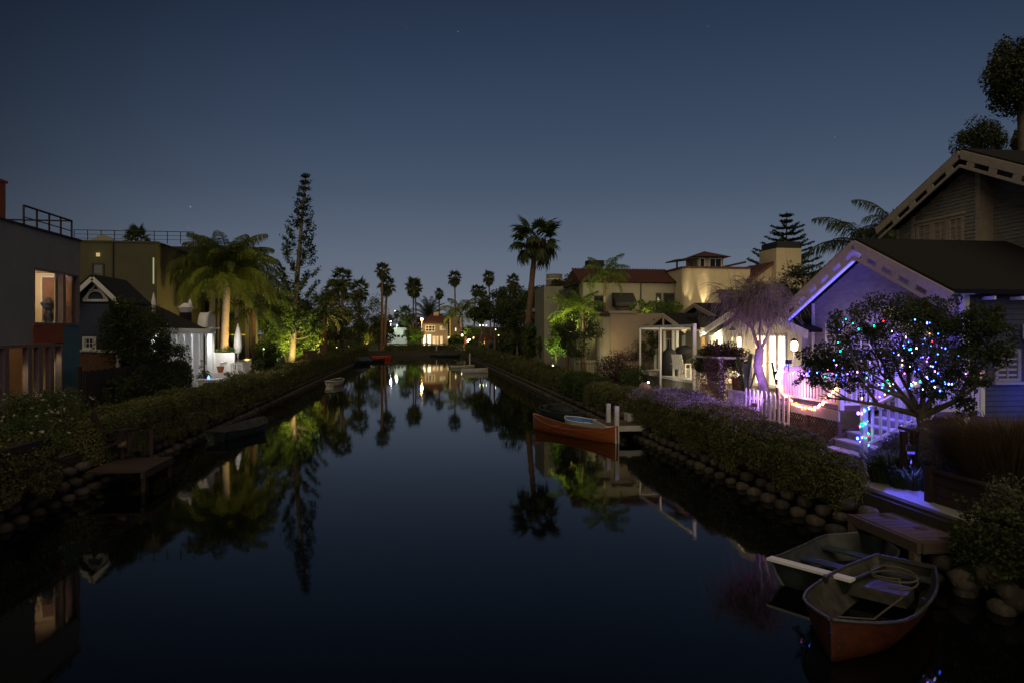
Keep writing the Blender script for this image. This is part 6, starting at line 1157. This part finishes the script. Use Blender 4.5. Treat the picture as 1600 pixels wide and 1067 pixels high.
hedge('far clipped garden hedge below the dark trees at the right canal end', 5.4, 8.6, 127.0, 130, .8, 1.9, dens=60, size=.2, group=HG, wob=.05)
# ================================================================ boats
def rowboat(name, label, loc, rz, L, B, Dp, hull, inner, trim, bow=1.0, stern=.75, sheer=.12, thw=(.3,.62), pointed_stern=False, group=None, thick=.03, cat='rowing boat', nst=13, plank=0, thm=None):
    """lofted hull along +x (bow), z=0 is the waterline"""
    t = thing(name, label, cat, (0,0,0), 0, group); draft = .12; st = []
    for i in range(nst):
        f = i/(nst-1); x = -L/2+L*f
        if pointed_stern: wv = math.sin(PI*min(1, max(0, f)))**.62
        else: wv = (stern+(1-stern)*math.sin(PI/2*min(1, f/.45))) if f < .45 else max(0, math.cos(PI/2*((f-.45)/.55)**(1.25+bow)))
        if f == 1: wv = .02 if pointed_stern or bow < 2 else .35
        if f == 0 and pointed_stern: wv = .02
        e = abs(2*f-1) if pointed_stern else abs(f-.35)/.65
        top = Dp-draft+sheer*e**2.4; st.append((x, max(.015, wv*B/2), top, -draft*(1-.75*e**3)))
    def sect(x, w_, top, bot, ins=0):
        out = []
        for k in range(9):
            a = -1+2*k/8; s_ = abs(a); y = math.copysign(max(.004, w_-ins)*min(1, s_**.6*1.02) if s_ < 1 else max(.004, w_-ins), a); z = bot+ins+(top-bot-ins)*(s_**2.3); out.append((x, y, z))
        return out
    def skin(ins, sgn):
        m = MB(); rows = [sect(x, w_, top-(.0), bot, ins) for x, w_, top, bot in st]; n9 = 9
        vs = [p for r_ in rows for p in r_]; fs = []
        for i in range(nst-1):
            for k in range(8): f4 = (i*n9+k, i*n9+k+1, (i+1)*n9+k+1, (i+1)*n9+k); fs.append(f4 if sgn > 0 else f4[::-1])
        if not pointed_stern: fs.append(tuple(range(9)))
        if bow >= 2: fs.append(tuple((nst-1)*9+k for k in range(9)))
        return m.add(vs, fs)
    obj('hull', skin(0, 1), hull, t, smooth=True); obj('inside', skin(thick, -1), inner, t, smooth=True)
    m = MB()
    for s_ in (-1, 1): m.tube([(x, s_*w_, top+.005) for x, w_, top, bot in st], .022, 6)
    if not pointed_stern: m.box(st[0][0]-.03, st[0][0]+.02, -st[0][1], st[0][1], st[0][2]-.03, st[0][2]+.025)
    obj('gunwale', m, trim, t)
    for f in thw:
        i = f*(nst-1); k = int(f*(nst-1)); x, w_, top, bot = st[k]; obj('thwart', MB().box(x-.12, x+.12, -w_*.93, w_*.93, top-.16, top-.13), thm or trim, t)
    if plank:
        m = MB()
        for k in range(1, plank):
            q = k/plank
            for s_ in (-1, 1):
                m.tube([(x, s_*(w_*min(1, q**.6*1.02)+.004), bot+(top-bot)*q**2.3) for x, w_, top, bot in st], .0045, 3, cap=False)
        obj('plank_seams', m, M['canoein'], t)
    place(t, loc, rz); return t
def aim(a, b_): return math.atan2(b_[1]-a[1], b_[0]-a[0])
# cedar canoe
ca, cb = (7.22, 24.15), (4.85, 28.55)
t = rowboat('canoe', 'varnished cedar strip canoe with upswept ends moored at the dock', ((ca[0]+cb[0])/2, (ca[1]+cb[1])/2, 0), aim(ca, cb), 5.0, .95, .42, M['canoe'], M['canoein'], M['canoe'], pointed_stern=True, sheer=.32, thw=(.25,.5,.75), thick=.02, cat='canoe', nst=21, plank=9)
a, b_ = (7.6, 27.3), (6.9, 29.2)
rowboat('dinghy', 'small white dinghy with blue interior between the canoe and the dock', (7.1, 27.9, .03), aim((7.9,27.0), (6.3,28.9)), 2.5, 1.15, .42, M['hullw'], M['blue'], M['hullw'], bow=1.6, stern=.8, thw=(.25,.7), cat='dinghy')
t = rowboat('covered_boat', 'dark motor dinghy with grey cover moored beyond the canoe', (6.55, 31.6, 0), 1.9, 2.9, 1.2, .5, M['hulldark'], M['black'], M['hullgrey'], bow=1.6, thw=(), cat='boat')
obj('cover', MB().lathe([(.6,0), (.55,.2), (.3,.34), (.05,.4)], (-.4, 0, .35), 12, 1.5, .85), M['black'], t, smooth=True); obj('windshield', MB().obox((.35,0,.55), (.05,.9,.3), 0, -.5), M['hullgrey'], t)
t = rowboat('rowing_boat', 'near rowing boat with shade-darkened orange hull, cream inside and coiled rope', (6.28, 8.75, .02), aim((7.6, 9.75), (4.8, 7.5)), 3.35, 1.34, .5, M['hullor'], M['hullcream'], M['hullgrey'], bow=1.0, stern=.62, thw=(.12,), sheer=.12, nst=17)
obj('stern_seat', MB().prism('z', [(-.95,-.45), (-.5,-.5), (-.5,.3), (-.95,.3)], .08, .26), M['hullcream'], t)
rp = [(-.9+.33*math.cos(a)*(1+.25*math.sin(a*.7)), .05+.3*math.sin(a), .3+.012*a) for a in [k*.45 for k in range(30)]]; obj('rope', MB().tube(rp+[(-.3,.3,.3), (.3,.1,.12), (.5,-.3,.1)], .014, 5), M['rope'], t)
for q_ in (.6, -.66): obj('oar_socket', MB().box(-.05,.05,q_,q_+.06,.36,.46), M['darkmetal'], t)
t = rowboat('dinghy', 'grey blunt dinghy with a pale violet lit transom plank near the landing', (6.95, 10.45, 0), aim((5.87, 9.6), (7.9, 10.9)), 2.3, 1.32, .46, M['hulldark'], M['hullgrey'], M['hullgrey'], bow=2.2, stern=.95, thw=(.45,.8), sheer=.1, cat='dinghy', thm=M['hulldark'])
obj('transom_plank', MB().box(-1.22,-1.05,-.66,.66,.35,.39), M['white'], t, label='pale plank across the stern')
rowboat('rowing_boat', 'dark grey rowing boat moored below the left hedge', (-6.9, 28.2, 0), aim((-7.4,26.4), (-6.2,29.8)), 3.3, 1.2, .45, M['hulldark'], M['hullgrey'], M['hullgrey'], bow=1.0, sheer=.2)
rowboat('dinghy', 'small white dinghy alone below the left hedge', (*at(524, 53), 0), 1.3, 2.2, 1.05, .5, M['hullw'], M['hullgrey'], M['hullw'], bow=1.4, cat='dinghy')
rowboat('rowing_boat', 'white rowing boat on the right side beyond the tall palm', (*at(742, 70), 0), -.05, 2.7, 1.1, .5, M['hullw'], M['hullgrey'], M['hullw'], bow=1.2)
rowboat('rowing_boat', 'low pale rowing boat behind the white one on the right', (*at(722, 80), 0), .15, 3.0, 1.1, .34, M['hullw'], M['hullgrey'], M['hullw'], bow=1.2)
rowboat('rowing_boat', 'bright red rowing boat at the far left of the canal', (*at(596, 106), 0), .1, 2.9, 1.2, .62, M['hullred'], M['hullred'], M['hullred'], bow=1.2)
t = rowboat('covered_boat', 'dark boat under a grey cover moored before the red boat', (*at(567, 90), 0), 1.2, 3.6, 1.5, .6, M['hulldark'], M['black'], M['hullgrey'], thw=(), cat='boat'); obj('cover', MB().prism('x', [(-.75,.45), (.75,.45), (.0,.95)], -1.6, 1.5), M['hullgrey'], t)
rowboat('rowing_boat', 'dull red boat between the covered boat and bright red boat', (*at(585, 97), 0), .5, 3.2, 1.2, .55, M['redwood'], M['hullgrey'], M['hullgrey'])
for px, lab in ((606, 'left one of two upturned red canoes on the far bank'), (619, 'right one of two upturned red canoes on the far bank')):
    x, y = at(px, 126.6); o = obj('upturned_canoe', MB().tube([(x-1.3,y,1.25), (x-.7,y,1.35), (x,y,1.38), (x+.7,y,1.35), (x+1.3,y,1.25)], [.03,.26,.3,.26,.03], 8), M['hullred']); tag(o, lab, 'canoe', 'red canoes on the far bank')
x, y = at(700, 118); rowboat('rowing_boat', 'dark boat at the far right corner of the canal', (x, y, 0), .1, 4.2, 1.3, .5, M['hulldark'], M['hullgrey'], M['hullgrey'])
rowboat('rowing_boat', 'dim grey boat at the middle of the far bank', (*at(686, 121), 0), .05, 3.2, 1.2, .5, M['hullgrey'], M['hulldark'], M['hullgrey'])
for px, d, h0, h1, lab in ((734, 86, 552, 572, 'slim mooring post beyond the pale boats'), (682, 125.5, 540, 549, 'short white mooring post on the far bank')):
    x, y = at(px, d); o = obj('mooring_post', MB().tube([(x,y,-.5), (x,y,zz(h0,d))], .09, 6), M['greywhite']); tag(o, lab, 'post')
# ---- docks on the right bank
t = thing('dock', 'small grey dock with two white posts behind the canoe', 'dock', (7.8, 25.7, .5))
for k in range(10): obj('plank', MB().box(7.0, 8.75, 24.75+k*.185, 24.75+k*.185+.175, .52-.002*(k % 2), .56), M['wood'], t)
obj('fascia', MB().box(6.93, 6.99, 24.7, 26.65, .36, .56).box(6.99, 8.7, 24.68, 24.74, .36, .56), M['greywhite'], t)
for px, h_ in ((950.5, 630), (963.5, 634)):
    x, y = at(px, 26.6 if px < 955 else 25.0); obj('post', MB().box(x-.075,x+.075,y-.075,y+.075,-.5,zz(h_, 26.6 if px < 955 else 25.0)), M['greywhite'], t)
o = obj('dock_box', MB().box(8.15, 8.6, 25.9, 26.4, .565, .85), M['greywhite']); tag(o, 'small pale box at the back of the dock', 'box')
t = thing('landing', 'dark wooden landing beside the blue lit path', 'dock', (8.7, 10.9, .4))
for k in range(9): obj('plank', MB().box(8.05, 9.45, 10.05+k*.19, 10.05+k*.19+.18, .6-.002*(k % 2), .64), M['wood'], t)
obj('beam', MB().box(7.96, 8.04, 10.0, 11.8, .46, .63).box(8.04, 9.0, 9.96, 10.04, .46, .63), M['wood'], t)
for a, b_ in ((8.0, 10.1), (8.0, 11.7), (8.75, 10.1)): obj('post', MB().box(a-.06,a+.06,b_-.06,b_+.06,-.9,.455), M['wood'], t)
t = thing('timber_planter', 'dark timber retaining panel with square corner post right of the landing', 'retaining wall', (9.5, 10.8, GZ))
for k in range(4): obj('board', MB().box(9.5, 9.55, 8.6, 11.5, .62+k*.2, .62+k*.2+.19), M['redwood'], t)
obj('post', MB().box(9.42,9.57,11.51,11.65,.6,1.52), M['redwood'], t); obj('cap', MB().box(9.45,9.62,8.6,11.5,1.425,1.465), M['redwood'], t)
shrub('leafy bush over the timber panel at the lower right edge', (9.25, 8.9, GZ-.15), (.75,1.1,.6), 'leafgrey', 7500, .06, nblob=26)
shrub('dark bush at the far right behind the timber panel', (10.6, 9.0, GZ), (1.0,1.2,.8), 'leafdk', 6000, .07, nblob=24)
grass_clump('large dark fountain grass right of the lit tree', (10.6, 11.0, GZ), (1.25,1.2), 1.95, 5200)
grass_clump('second feathery grass clump at the right edge', (11.8, 10.6, GZ), (1.1,1.1), 1.8, 3600)
grass_clump('spiky strap leaved plant lit blue below the stair post', (*at(1388, 14.6), GZ), (.75,.7), .95, 420, 'leafmid', 'strap_leaf_plant', 'plant', 1.2, .022)
grass_clump('strap leaved plant lit blue under the tree', (*at(1425, 14.0), GZ), (.7,.65), .85, 380, 'leafmid', 'strap_leaf_plant', 'plant', 1.2, .022)
shrub('blue lit white flowered shrub right of the tree trunk', (*at(1475, 13.6), GZ), (.7,.7,.8), 'leafgrey', 3600, .055, flowers='rose', nfl=30, fsz=.03)
shrub('blue lit leafy shrub between deck corner and tree', (*at(1420, 15.2), GZ), (.55,.5,.6), 'leafgrey', 2600, .055)
t = thing('timber_rail', 'short weathered timber rail among the blue lit plants', 'fence', (10.2, 12.9, GZ)); xa, ya_ = at(1404, 13.9); xb, yb_ = at(1436, 13.6)
obj('top_rail', MB().beam((xa,ya_,2.1), (xb,yb_,2.02), .07, .05), M['redwood'], t)
for f in (.25, .75): x, y = xa+(xb-xa)*f, ya_+(yb_-ya_)*f; obj('post', MB().box(x-.05,x+.05,y-.05,y+.05,GZ,2.02), M['redwood'], t)
for k in range(7):
    a = (8.9+.05*k, 7.9-.42*k, .25+.03*k); 
hedge('dark shrubs added over the rocks to blacken the lower right', 8.35, 9.6, 4.2, 9.7, .35, 1.25, mt='leafdk', dens=1500, size=.065, round_=.45, wob=.14, cat='shrubs', name='shrub_mass')  # shrubs added over bare rock to turn this corner nearly black
t = thing('rocks', 'dark rocks at the water edge below the right bush', 'rocks', (8.7, 8.2, 0))
for k in range(9): obj('rock', MB().ball((8.5+random.uniform(-.15,.2), 6.4+k*.38, .22+.2*(k % 2)), (.25,.26,.2), 8, 5, .14), M['block'], t, smooth=True)
